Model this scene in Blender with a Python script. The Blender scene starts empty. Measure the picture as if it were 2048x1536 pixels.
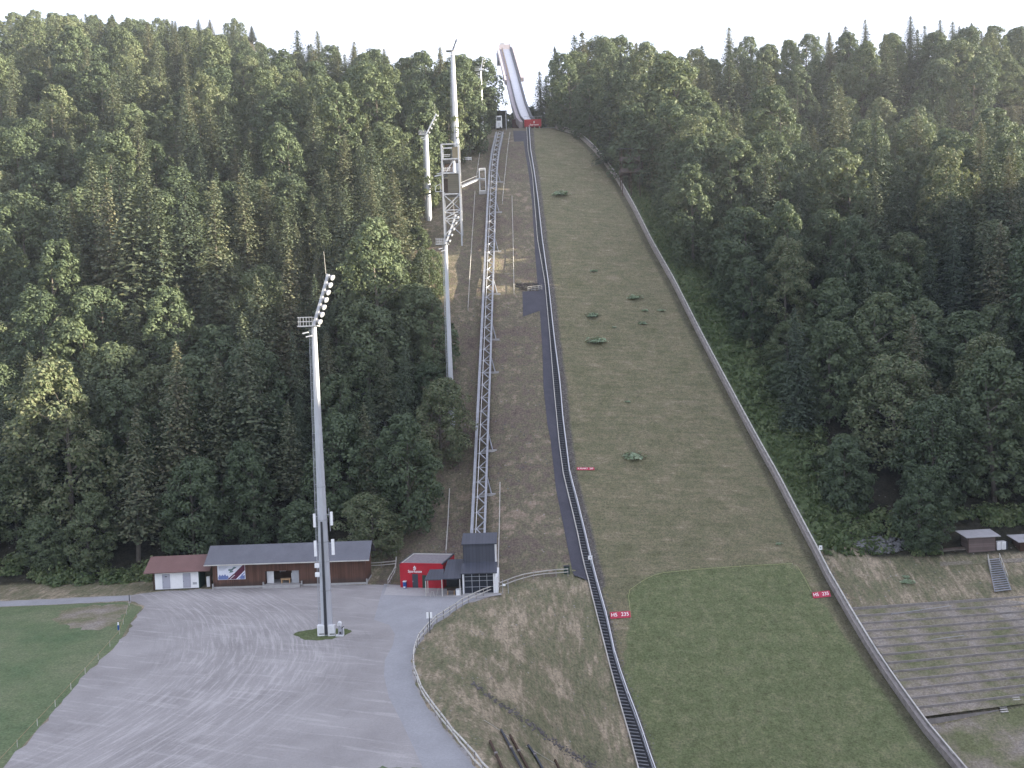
import bpy, math, random
import numpy as np
from mathutils import Vector, Matrix

random.seed(7)
RNG = np.random.default_rng(7)
S = bpy.context.scene
COL = S.collection
R = math.radians

# ------------------------------------------------------------------ camera
F, CX, CY, HC = 1774.0, 1024.0, 768.0, 40.0
PITCH, ROLL = R(2.5), 0.035
fwd = np.array([0, math.cos(PITCH), -math.sin(PITCH)])
r0 = np.array([1.0, 0, 0]); u0 = np.array([0, math.sin(PITCH), math.cos(PITCH)])
rgt = r0 * math.cos(ROLL) - u0 * math.sin(ROLL)
upv = u0 * math.cos(ROLL) + r0 * math.sin(ROLL)
CAM = np.array([0, 0, HC])

def ray(px, py):
    return fwd + (px - CX) / F * rgt + (CY - py) / F * upv

def at(px, py, Y):
    d = ray(px, py); return CAM + d * (Y / d[1])

def at0(px, py, z=0.0):
    d = ray(px, py); return CAM + d * ((z - HC) / d[2])

def proj(x, y, z):
    v = np.stack([np.asarray(x, float), np.asarray(y, float), np.asarray(z, float) - HC], -1)
    dz = v @ fwd
    return CX + F * (v @ rgt) / dz, CY - F * (v @ upv) / dz, dz

cd = bpy.data.cameras.new("camera"); cam = bpy.data.objects.new("camera", cd); COL.objects.link(cam)
M = Matrix.Identity(4)
for i in range(3):
    M[i][0], M[i][1], M[i][2], M[i][3] = rgt[i], upv[i], -fwd[i], CAM[i]
cam.matrix_world = M
cd.sensor_fit = 'HORIZONTAL'; cd.sensor_width = 36; cd.lens = 36 * F / 2048
cd.clip_start = 1; cd.clip_end = 5000
S.camera = cam

# ------------------------------------------------------------------ terrain
def sm(t):
    t = np.clip(t, 0, 1); return t * t * (3 - 2 * t)

KS = np.array([-200, 0, 60, 95, 111.5, 125, 139.8, 153, 170, 190, 210, 240, 270, 290, 305, 318, 328, 336, 340, 346, 360, 400, 900.])
KZ = np.array([-36, -33, -29, -22.6, -17.8, -12.8, -5.7, 0.9, 11.0, 24.2, 38.4, 60.6, 82.8, 97.2, 107, 114.2, 118.8, 121.9, 123.0, 124.0, 124.5, 124.5, 124.5])
_d = np.diff(KZ) / np.diff(KS)
_m = np.zeros(len(KS)); _m[1:-1] = (_d[1:] * np.diff(KS)[:-1] + _d[:-1] * np.diff(KS)[1:]) / (KS[2:] - KS[:-2]); _m[0] = _d[0]

def P(s):
    s = np.clip(s, KS[0] + .01, KS[-1] - .01)
    i = np.clip(np.searchsorted(KS, s) - 1, 0, len(KS) - 2)
    h = KS[i + 1] - KS[i]; t = (s - KS[i]) / h
    return ((2 * t**3 - 3 * t**2 + 1) * KZ[i] + (t**3 - 2 * t**2 + t) * h * _m[i]
            + (-2 * t**3 + 3 * t**2) * KZ[i + 1] + (t**3 - t**2) * h * _m[i + 1])

def sp(x, y):
    return .9903 * y - .1392 * np.clip(x, -5, 60) - 7 * sm((-x + 3) / 16) * sm((230 - y) / 60)

def march(px, py, func, h=0.0, y0=20., y1=660.):
    d = ray(px, py); Y = np.arange(y0, y1, .4)
    X = d[0] / d[1] * Y; Z = HC + d[2] / d[1] * Y
    g = func(X, Y) + h - Z
    k = np.argmax(g > 0)
    if g[k] <= 0: k = len(Y) - 1
    if k == 0: k = 1
    t = g[k - 1] / (g[k - 1] - g[k]) if g[k] != g[k - 1] else 0
    y = Y[k - 1] + .4 * np.clip(t, 0, 1)
    return np.array([d[0] / d[1] * y, y, HC + d[2] / d[1] * y])

ponly = lambda x, y: P(sp(x, y))
STAIR_R = [(1052,253),(1061,303),(1069,352),(1076,404),(1084,480),(1097,574),(1108,678),(1120,772),(1126,846),(1131,885),(1139,952),(1154,1009),(1168,1066),(1180,1118),(1194,1174),(1214,1246),(1230,1322),(1252,1388),(1277,1453),(1304,1536)]
STAIR_L = [(1047,253),(1056,303),(1065,352),(1069,404),(1075,480),(1090,567),(1100,678),(1108,780),(1115,851),(1118,885),(1127,952),(1141,1009),(1154,1063),(1165,1118),(1179,1174),(1197,1246),(1219,1333),(1241,1415),(1266,1500),(1274,1536)]
WALL = [(1113,259),(1150,270),(1186,301),(1235,365),(1268,425),(1300,490),(1345,570),(1400,680),(1455,785),(1500,870),(1550,960),(1591,1040),(1625,1105),(1655,1165),(1695,1235),(1740,1310),(1800,1400),(1850,1470),(1905,1536)]
FENCE = [(962,1545),(930,1505),(900,1470),(868,1428),(843,1390),(829,1352),(826,1322),(838,1285),(868,1250),(905,1226),(935,1207),(965,1193),(1003,1178),(1040,1164),(1080,1155),(1136,1151)]

def edge(pts):
    q = np.array([march(a, b, ponly)[:2] for a, b in pts]); q = q[np.argsort(q[:, 1])]
    return q
eL, eR, eLL = edge(STAIR_R), edge(WALL), edge(STAIR_L)
def ext(q, lo):   # extend towards the camera, straight
    d = (q[0] - q[2]) / (q[0, 1] - q[2, 1]); return np.vstack([q[0] + d * (lo - q[0, 1]), q])
eL, eR, eLL = ext(eL, 40.), ext(eR, 40.), ext(eLL, 40.)
xL = lambda y: np.interp(y, eL[:, 1], eL[:, 0])
xLL = lambda y: np.interp(y, eLL[:, 1], eLL[:, 0])
xR = lambda y: np.interp(y, eR[:, 1], eR[:, 0])
fp = np.array([at0(a, b)[:2] for a, b in FENCE]); fp = fp[np.argsort(fp[:, 1])]
xF = lambda y: np.interp(y, fp[:, 1], fp[:, 0])

def nz(x, y, k):   # smooth pseudo noise
    return (np.sin(x * .11 * k + 1.3) * np.cos(y * .093 * k + .4) + .6 * np.sin(x * .23 * k + y * .17 * k) + .4 * np.cos(x * .37 * k - y * .41 * k + 2.)) / 2

def hz(x, y):
    x = np.asarray(x, float); y = np.asarray(y, float)
    z = P(sp(x, y))
    lot = z < 0
    t = np.clip((xL(y) - x) / np.maximum(xL(y) - xF(y), .5), 0, 1)
    bank = z * (1 - sm(t * 1.02))
    z = np.where(lot & (x < xL(y)), np.where(x < xF(y), 0, bank), z)
    # hills behind the brow of the slope
    s = .9903 * y - .1392 * np.clip(x, -5, 60)
    lft = sm((-x - 14) / 28); far = sm((-x - 108) / 40)
    top = 398 + 125 * far
    rl = (.50 + .035 * far) * (np.minimum(y, top) - 335) - .6 * np.maximum(y - top, 0)
    z = z + np.where(y > 335, lft * rl, 0)
    rr = (.38 + .14 * sm((x - 90) / 50)) * (np.minimum(y, 400) - 338) - .6 * np.maximum(y - 400, 0)
    rg = sm((x - 24) / 26)
    z = z + np.where(y > 338, rg * rr, 0)
    z = z - np.where((np.abs(x - 5) < 60) & (y > 365), (1 - np.maximum(lft, rg)) * .25 * (y - 365), 0)
    z = z - 34 * sm((x - 48) / 60) * np.exp(-((y - 325) / 30.) ** 2)          # gully on the right
    rough = sm((y - 165) / 25) * np.maximum(sm((xLL(y) - 4 - x) / 8), sm((x - xR(y) - 4) / 10))
    z = z + .7 * rough * nz(x, y, 1.0)
    # the mountain across the valley to the right, behind the camera
    d = (x + 85) * .9925 - (y - 190) * .122
    w = (x + 85) * .122 + (y - 190) * .9925
    mt = 136 + 8 * np.sin(w * .021) + 7 * np.sin(w * .05 + 1)
    z = np.where(d > 300, np.maximum(z, mt * np.exp(-((d - 520) / 110.) ** 2) * sm((d - 330) / 140)), z)
    return z

def G(px, py, h=0.0):
    return march(px, py, hz, h)
def g(x, y):
    return float(hz(np.array([x]), np.array([y]))[0])

# ------------------------------------------------------------------ materials
def newmat(name):
    m = bpy.data.materials.new(name); m.use_nodes = True
    nt = m.node_tree; b = nt.nodes['Principled BSDF']
    return m, nt, b
def nd(nt, t, **kw):
    n = nt.nodes.new(t)
    for k, v in kw.items():
        if hasattr(n, k) and not k.startswith('i_'): setattr(n, k, v)
    return n
def lk(nt, a, b): nt.links.new(a, b)
def noise(nt, vec, scale, detail=4, rough=.55):
    n = nt.nodes.new('ShaderNodeTexNoise'); n.inputs['Scale'].default_value = scale
    n.inputs['Detail'].default_value = detail; n.inputs['Roughness'].default_value = rough
    if vec is not None: lk(nt, vec, n.inputs['Vector'])
    return n.outputs['Fac']
def mapping(nt, vec, scale=(1, 1, 1), rot=(0, 0, 0)):
    n = nt.nodes.new('ShaderNodeMapping'); lk(nt, vec, n.inputs['Vector'])
    n.inputs['Scale'].default_value = scale; n.inputs['Rotation'].default_value = rot
    return n.outputs['Vector']
def ramp(nt, fac, stops):
    n = nt.nodes.new('ShaderNodeValToRGB'); lk(nt, fac, n.inputs['Fac'])
    e = n.color_ramp.elements
    while len(e) < len(stops): e.new(.5)
    for el, (p, c) in zip(e, stops):
        el.position = p; el.color = (*c, 1) if len(c) == 3 else c
    return n.outputs['Color']
def framp(nt, fac, a, b):
    n = nt.nodes.new('ShaderNodeMapRange'); lk(nt, fac, n.inputs['Value'])
    n.inputs['From Min'].default_value = a; n.inputs['From Max'].default_value = b
    n.interpolation_type = 'SMOOTHSTEP'
    return n.outputs['Result']
def mixc(nt, fac, a, b, mode='MIX'):
    n = nt.nodes.new('ShaderNodeMix'); n.data_type = 'RGBA'; n.blend_type = mode
    if isinstance(fac, (int, float)): n.inputs[0].default_value = fac
    else: lk(nt, fac, n.inputs[0])
    for v, i in ((a, 6), (b, 7)):
        if isinstance(v, tuple): n.inputs[i].default_value = (*v, 1)
        else: lk(nt, v, n.inputs[i])
    return n.outputs[2]
def math_(nt, op, a, b=None, c=None):
    n = nt.nodes.new('ShaderNodeMath'); n.operation = op
    for i, v in enumerate((a, b, c)):
        if v is None: continue
        if isinstance(v, (int, float)): n.inputs[i].default_value = v
        else: lk(nt, v, n.inputs[i])
    return n.outputs[0]
def attr(nt, name):
    n = nt.nodes.new('ShaderNodeAttribute'); n.attribute_name = name; return n
def bump(nt, b, h, strength, dist):
    n = nt.nodes.new('ShaderNodeBump'); n.inputs['Strength'].default_value = strength; n.inputs['Distance'].default_value = dist
    lk(nt, h, n.inputs['Height']); lk(nt, n.outputs['Normal'], b.inputs['Normal'])
def objco(nt):
    return nt.nodes.new('ShaderNodeTexCoord').outputs['Object']
def posn(nt):
    return nt.nodes.new('ShaderNodeNewGeometry').outputs['Position']

def pm(name, c, var=.25, scale=2.0, rough=.7, metal=0.0, stretch=(1, 1, 1), c2=None, bmp=0.0, spec=.3):
    m, nt, b = newmat(name)
    v = mapping(nt, objco(nt), stretch)
    n1 = noise(nt, v, scale, 5); n2 = noise(nt, v, scale * 7, 3)
    f = math_(nt, 'MULTIPLY_ADD', n2, .35, math_(nt, 'MULTIPLY', n1, .65))
    lo = tuple(x * (1 - var) for x in c); hi = tuple(min(1, x * (1 + var)) for x in (c2 or c))
    lk(nt, ramp(nt, f, [(.3, lo), (.7, hi)]), b.inputs['Base Color'])
    b.inputs['Roughness'].default_value = rough; b.inputs['Metallic'].default_value = metal
    b.inputs['Specular IOR Level'].default_value = spec
    if bmp: bump(nt, b, f, bmp, .05)
    return m

MAT = {}
MAT['galv'] = pm('galvanised_steel', (.36, .37, .40), .22, 1.2, .5, .35, (1, 1, .25))
MAT['pole'] = pm('painted_pole', (.43, .44, .48), .14, .8, .45, .15, (1, 1, .15))
MAT['track'] = pm('track_steel', (.30, .31, .34), .25, .8, .5, .3)
MAT['dark'] = pm('dark_steel', (.035, .036, .042), .3, 2, .5)
MAT['white'] = pm('white_paint', (.78, .78, .80), .08, 1.5, .5)
MAT['offwhite'] = pm('grey_white_paint', (.62, .62, .64), .1, 1.5, .5)
MAT['glass'] = pm('lamp_glass', (.75, .78, .82), .1, 3, .12, .6, spec=.6)
MAT['red'] = pm('red_paint', (.36, .012, .025), .18, .6, .55)
MAT['redcloth'] = pm('red_cloth', (.42, .045, .08), .2, 3, .8)
MAT['darkred'] = pm('dark_red_paint', (.045, .006, .012), .2, 1, .6)
MAT['charcoal'] = pm('charcoal_sheet', (.050, .053, .068), .12, 1.5, .45, .1)
MAT['wood'] = pm('weathered_wood', (.23, .205, .19), .3, 1.5, .85, 0, (1, 1, 1), (.27, .24, .225), .2)
MAT['timber'] = pm('grey_timber', (.23, .21, .20), .3, 1.2, .85, 0, (1, 1, 1), None, .2)
MAT['darkwood'] = pm('dark_brown_wood', (.06, .036, .026), .35, 2, .8)
MAT['lightwood'] = pm('light_wood', (.42, .27, .15), .2, 3, .7)
MAT['concrete'] = pm('concrete', (.34, .33, .33), .15, 1.5, .85)
MAT['blue'] = pm('blue_plastic', (.02, .08, .28), .2, 3, .4)
MAT['rail'] = pm('pale_rail', (.46, .44, .41), .3, .7, .7)
MAT['rope'] = pm('rope_fibre', (.33, .36, .17), .3, 4, .9)
MAT['orange'] = pm('orange_rope', (.34, .24, .15), .3, 4, .9)
MAT['greenbox'] = pm('green_box', (.025, .05, .04), .2, 2, .5)
MAT['trunk'] = pm('bark', (.085, .075, .066), .4, 1.5, .9, 0, (1, 1, .3), (.13, .115, .10))
MAT['tread'] = pm('stair_tread', (.16, .165, .18), .3, 2, .6, .2)
MAT['track_white'] = pm('inrun_surface', (.60, .60, .64), .08, .5, .4)
MAT['pink'] = pm('pale_concrete', (.40, .355, .38), .1, .3, .8)
MAT['stone'] = pm('stone', (.10, .102, .105), .5, 1.2, .9, 0, (1, 1, 1), (.16, .16, .165), .3)
MAT['darkstone'] = pm('dark_stone', (.11, .10, .098), .5, 1.2, .9)
MAT['sheet'] = pm('pale_sheet_roof', (.40, .39, .41), .15, 1.2, .5, .1)
MAT['clad'] = pm('brown_cladding', (.13, .115, .085), .2, 1.5, .7)
MAT['eqgrey'] = pm('equipment_grey', (.33, .33, .37), .3, 4, .5, .2)

def ribbed(name, c, axis, period, rough=.5, depth=.5, spec=.3, dirt=None):
    """boards or standing seams: bands along one object axis"""
    m, nt, b = newmat(name)
    o = objco(nt); sep = nt.nodes.new('ShaderNodeSeparateXYZ'); lk(nt, o, sep.inputs[0])
    x = math_(nt, 'DIVIDE', sep.outputs[axis], period)
    fr = math_(nt, 'FRACT', x); cell = math_(nt, 'FLOOR', x)
    wn = nt.nodes.new('ShaderNodeTexWhiteNoise'); wn.noise_dimensions = '1D'; lk(nt, cell, wn.inputs['W'])
    n1 = noise(nt, mapping(nt, o, (1, 1, .25)), 1.3, 5)
    seam = math_(nt, 'LESS_THAN', fr, .1)
    f = math_(nt, 'MULTIPLY_ADD', wn.outputs['Value'], .4, math_(nt, 'MULTIPLY', n1, .6))
    lo = tuple(v * (1 - depth) for v in c); hi = tuple(v * (1 + depth) for v in c)
    col = ramp(nt, f, [(.2, lo), (.8, hi)])
    if dirt:
        zf = framp(nt, math_(nt, 'ADD', sep.outputs[2], math_(nt, 'MULTIPLY', n1, .9)), 1.9, 1.1)
        col = mixc(nt, math_(nt, 'MULTIPLY', zf, .75), col, dirt)
    col = mixc(nt, math_(nt, 'MULTIPLY', seam, .55), col, tuple(v * .35 for v in c))
    lk(nt, col, b.inputs['Base Color']); b.inputs['Roughness'].default_value = rough
    b.inputs['Specular IOR Level'].default_value = spec
    return m
MAT['boards'] = ribbed('stained_boards', (.105, .056, .041), 0, .18, .8, .35, .2, (.055, .040, .036))
MAT['seam'] = ribbed('standing_seam_roof', (.062, .066, .085), 0, .55, .4, .15)
MAT['brownroof'] = pm('brown_sheet_roof', (.165, .095, .088), .14, .5, .65)
MAT['greyroof'] = pm('grey_felt_roof', (.125, .127, .148), .14, .4, .75)
MAT['louvre'] = ribbed('louvred_cladding', (.14, .122, .088), 2, .62, .7, .15)
MAT['darkplank'] = pm('dark_planks', (.085, .065, .065), .25, 2, .8)
MAT['hutboards'] = ribbed('hut_boards', (.15, .115, .11), 2, .4, .8, .2)

def ground_mat(name, stops, scale=.35, det=7, tint=None, streak=None, bstr=.25, rough=.95, ov=1.0):
    m, nt, b = newmat(name)
    p = posn(nt)
    n = noise(nt, p, scale, det, .62)
    col = ramp(nt, n, stops)
    n2 = noise(nt, p, 3.2, 3, .7)
    col = mixc(nt, .7 * ov, col, ramp(nt, n2, [(.27, (.27, .27, .27)), (.73, (.75, .75, .75))]), 'OVERLAY')
    col = mixc(nt, .4 * ov, col, ramp(nt, noise(nt, p, .8, 7, .75), [(.3, (.28, .28, .28)), (.7, (.74, .74, .74))]), 'OVERLAY')
    lk(nt, col, b.inputs['Base Color']); b.inputs['Roughness'].default_value = rough
    b.inputs['Specular IOR Level'].default_value = .1
    if bstr: bump(nt, b, n2, bstr, .3)
    return m, nt, b, p, col

def terrain_material():
    m, nt, b = newmat('hillside_ground'); p = posn(nt)
    z = attr(nt, 'zone'); sep = nt.nodes.new('ShaderNodeSeparateColor'); lk(nt, z.outputs['Color'], sep.inputs[0])
    big = noise(nt, p, .07, 6, .6); mid = noise(nt, p, .45, 6, .65); fin = noise(nt, p, 2.6, 4, .7)
    # scrub hillside: brown earth, tan dead grass, dull green
    scrub = ramp(nt, math_(nt, 'MULTIPLY_ADD', mid, .6, math_(nt, 'MULTIPLY', big, .4)),
                 [(.34, (.090, .072, .062)), (.45, (.140, .112, .092)), (.53, (.132, .122, .082)), (.62, (.230, .182, .142))])
    sv = mapping(nt, p, (1.4, .35, .35), (0, 0, R(-32)))
    st = noise(nt, sv, .75, 6, .68)
    bankn = math_(nt, 'MULTIPLY_ADD', st, .55, math_(nt, 'MULTIPLY', noise(nt, p, .16, 4, .55), .45))
    bankc = ramp(nt, bankn, [(.36, (.112, .117, .068)), (.46, (.156, .150, .094)), (.52, (.195, .172, .118)), (.59, (.31, .258, .19))])
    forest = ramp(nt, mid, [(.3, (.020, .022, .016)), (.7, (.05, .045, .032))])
    green = ramp(nt, mid, [(.3, (.075, .105, .048)), (.7, (.12, .15, .075))])
    wob = math_(nt, 'MULTIPLY', math_(nt, 'SUBTRACT', mid, .5), .7)
    def mask(o): return framp(nt, math_(nt, 'ADD', o, wob), .3, .7)
    col = mixc(nt, mask(sep.outputs[1]), scrub, bankc)
    col = mixc(nt, mask(sep.outputs[2]), col, green)
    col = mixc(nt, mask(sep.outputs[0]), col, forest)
    # pale stones lying about in the scrub
    vo = nt.nodes.new('ShaderNodeTexVoronoi'); vo.inputs['Scale'].default_value = 1.1; lk(nt, p, vo.inputs['Vector'])
    peb = math_(nt, 'MULTIPLY', math_(nt, 'LESS_THAN', vo.outputs['Distance'], .17), framp(nt, mid, .52, .6))
    col = mixc(nt, math_(nt, 'MULTIPLY', peb, .8), col, (.25, .24, .235))
    col = mixc(nt, .75, col, ramp(nt, fin, [(.28, (.2, .2, .2)), (.72, (.8, .8, .8))]), 'OVERLAY')
    col = mixc(nt, .5, col, ramp(nt, noise(nt, sv, 2.6, 8, .75), [(.3, (.25, .25, .25)), (.7, (.75, .75, .75))]), 'OVERLAY')
    lk(nt, col, b.inputs['Base Color']); b.inputs['Roughness'].default_value = .95; b.inputs['Specular IOR Level'].default_value = .1
    bump(nt, b, math_(nt, 'ADD', fin, mid), .5, .5)
    return m
def strip_material():
    m, nt, b = newmat('landing_slope_turf'); p = posn(nt)
    e = attr(nt, 'edge'); sep = nt.nodes.new('ShaderNodeSeparateColor'); lk(nt, e.outputs['Color'], sep.inputs[0])
    # rows of mown dry turf across the slope
    sv = mapping(nt, p, (.16, 1.1, 1.1), (0, 0, R(8)))
    rows = noise(nt, sv, .9, 5, .65); mid = noise(nt, p, .25, 6, .62); fin = noise(nt, p, 3.5, 3, .7)
    f = math_(nt, 'MULTIPLY_ADD', rows, .5, math_(nt, 'MULTIPLY', mid, .5))
    dry = ramp(nt, f, [(.33, (.118, .118, .066)), (.47, (.158, .150, .092)), (.56, (.188, .168, .108)), (.66, (.255, .220, .155))])
    grn = ramp(nt, noise(nt, p, .5, 6, .7), [(.3, (.098, .125, .058)), (.5, (.13, .152, .074)), (.7, (.185, .19, .108))])
    wob = math_(nt, 'MULTIPLY', math_(nt, 'SUBTRACT', mid, .5), .5)
    col = mixc(nt, math_(nt, 'MULTIPLY', framp(nt, math_(nt, 'ADD', sep.outputs[2], math_(nt, 'MULTIPLY', wob, 2.2)), .2, .8), .85), dry, grn)
    grav = ramp(nt, noise(nt, p, 2.2, 4, .7), [(.3, (.06, .054, .054)), (.6, (.125, .112, .112)), (.75, (.2, .19, .19))])
    col = mixc(nt, math_(nt, 'MULTIPLY', framp(nt, math_(nt, 'ADD', sep.outputs[0], wob), .3, .7), .85), col, grav)
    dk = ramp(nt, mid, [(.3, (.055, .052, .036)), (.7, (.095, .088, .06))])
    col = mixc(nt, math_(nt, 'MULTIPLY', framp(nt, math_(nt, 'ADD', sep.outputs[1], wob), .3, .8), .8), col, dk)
    col = mixc(nt, .75, col, ramp(nt, fin, [(.28, (.2, .2, .2)), (.72, (.8, .8, .8))]), 'OVERLAY')
    col = mixc(nt, .5, col, ramp(nt, noise(nt, p, 1.1, 8, .75), [(.3, (.25, .25, .25)), (.7, (.75, .75, .75))]), 'OVERLAY')
    lk(nt, col, b.inputs['Base Color']); b.inputs['Roughness'].default_value = .95; b.inputs['Specular IOR Level'].default_value = .1
    bump(nt, b, fin, .8, .4)
    return m
def gravel_material():
    m, nt, b = newmat('gravel'); p = posn(nt)
    sep = nt.nodes.new('ShaderNodeSeparateXYZ'); lk(nt, p, sep.inputs[0])
    yy = math_(nt, 'SUBTRACT', sep.outputs[1], 108.)
    v = math_(nt, 'ADD', sep.outputs[0], math_(nt, 'MULTIPLY', math_(nt, 'MULTIPLY', yy, yy), .011))
    v = math_(nt, 'ADD', v, math_(nt, 'MULTIPLY', noise(nt, p, .04, 2), 2.5))
    cmb = nt.nodes.new('ShaderNodeCombineXYZ'); lk(nt, v, cmb.inputs[0]); lk(nt, math_(nt, 'MULTIPLY', sep.outputs[1], .07), cmb.inputs[1])
    st = noise(nt, cmb.outputs[0], 1.9, 8, .72)
    cmb2 = nt.nodes.new('ShaderNodeCombineXYZ'); lk(nt, math_(nt, 'MULTIPLY', sep.outputs[0], .12), cmb2.inputs[0]); lk(nt, math_(nt, 'ADD', sep.outputs[1], math_(nt, 'MULTIPLY', sep.outputs[0], .35)), cmb2.inputs[1])
    st2 = noise(nt, cmb2.outputs[0], .9, 5, .65)
    where = framp(nt, math_(nt, 'ABSOLUTE', math_(nt, 'ADD', v, 34.)), 17., 5.)
    mid = noise(nt, p, .12, 5, .6); fin = noise(nt, p, 4., 4, .75)
    base = ramp(nt, mid, [(.3, (.225, .212, .210)), (.7, (.31, .294, .292))])
    pale = (.43, .41, .405)
    col = mixc(nt, math_(nt, 'MULTIPLY', math_(nt, 'MULTIPLY', framp(nt, st, .46, .62), where), .55), base, pale)
    col = mixc(nt, math_(nt, 'MULTIPLY', framp(nt, st2, .52, .66), .35), col, pale)
    col = mixc(nt, math_(nt, 'MULTIPLY', framp(nt, st, .42, .33), .35), col, (.19, .185, .18))
    col = mixc(nt, .35, col, ramp(nt, fin, [(.25, (.34, .34, .34)), (.75, (.68, .68, .68))]), 'OVERLAY')
    lk(nt, col, b.inputs['Base Color']); b.inputs['Roughness'].default_value = .95; b.inputs['Specular IOR Level'].default_value = .1
    bump(nt, b, fin, .3, .08)
    return m
MAT['terrain'] = terrain_material(); MAT['strip'] = strip_material(); MAT['gravel'] = gravel_material()
MAT['lawn'] = ground_mat('lawn_grass', [(.25, (.068, .112, .056)), (.5, (.112, .142, .076)), (.75, (.165, .175, .108))], .09, 7)[0]
MAT['asphalt'] = ground_mat('pale_asphalt', [(.3, (.25, .25, .262)), (.7, (.30, .30, .315))], .25, 5, bstr=.06, ov=.22)[0]
MAT['darkasphalt'] = ground_mat('dark_asphalt', [(.3, (.060, .059, .072)), (.7, (.080, .078, .094))], .3, 5, bstr=.06, ov=.3)[0]
MAT['patch'] = ground_mat('thin_grass', [(.3, (.06, .085, .03)), (.7, (.12, .135, .07))], .5, 6)[0]
MAT['terr'] = ground_mat('terrace_gravel', [(.38, (.12, .128, .068)), (.48, (.172, .158, .110)), (.57, (.215, .188, .158)), (.70, (.265, .245, .225))], .16, 8)[0]

def foliage_mat(name, stops, lw=.5, trans=.22):
    m, nt, b = newmat(name)
    oi = nt.nodes.new('ShaderNodeObjectInfo'); ge = nt.nodes.new('ShaderNodeNewGeometry')
    t = attr(nt, 'tint')
    f = math_(nt, 'ADD', math_(nt, 'MULTIPLY', math_(nt, 'FRACT', math_(nt, 'ADD', oi.outputs['Random'], t.outputs['Fac'])), 1 - lw),
              math_(nt, 'MULTIPLY', ge.outputs['Random Per Island'], lw))
    col = ramp(nt, f, stops)
    lk(nt, col, b.inputs['Base Color']); b.inputs['Roughness'].default_value = .6; b.inputs['Specular IOR Level'].default_value = .25
    tr = nt.nodes.new('ShaderNodeBsdfTranslucent'); lk(nt, mixc(nt, 1.0, col, (1.0, 1.0, .75), 'MULTIPLY'), tr.inputs['Color'])
    mx = nt.nodes.new('ShaderNodeMixShader'); mx.inputs[0].default_value = trans
    lk(nt, b.outputs[0], mx.inputs[1]); lk(nt, tr.outputs[0], mx.inputs[2])
    lk(nt, mx.outputs[0], nt.nodes['Material Output'].inputs['Surface'])
    return m
MAT['leaf'] = foliage_mat('broadleaf_foliage', [(.1, (.068, .096, .056)), (.45, (.100, .132, .074)), (.75, (.136, .164, .088)), (.95, (.185, .192, .115))], .42, .28)
MAT['needle'] = foliage_mat('spruce_foliage', [(.1, (.052, .072, .050)), (.5, (.082, .104, .064)), (.82, (.135, .142, .086)), (.97, (.17, .145, .095))], .4, .18)
MAT['bush'] = foliage_mat('shrub_foliage', [(.1, (.20, .27, .18)), (.5, (.28, .36, .24)), (.9, (.40, .46, .33))], .6, .35)
MAT['weed'] = foliage_mat('meadow_foliage', [(.1, (.07, .105, .045)), (.5, (.115, .155, .068)), (.9, (.18, .205, .10))], .6)

# ------------------------------------------------------------------ mesh helpers
def tag(o, label=None, cat=None, group=None, kind=None):
    if label: o['label'] = label
    if cat: o['category'] = cat
    if group: o['group'] = group
    if kind: o['kind'] = kind
    return o
def thing(name, label, cat, loc, group=None, rz=0.0):
    o = bpy.data.objects.new(name, None); o.empty_display_size = .5; COL.objects.link(o)
    o.location = [float(v) for v in loc]; o.rotation_euler = (0, 0, rz)
    return tag(o, label, cat, group)

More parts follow.
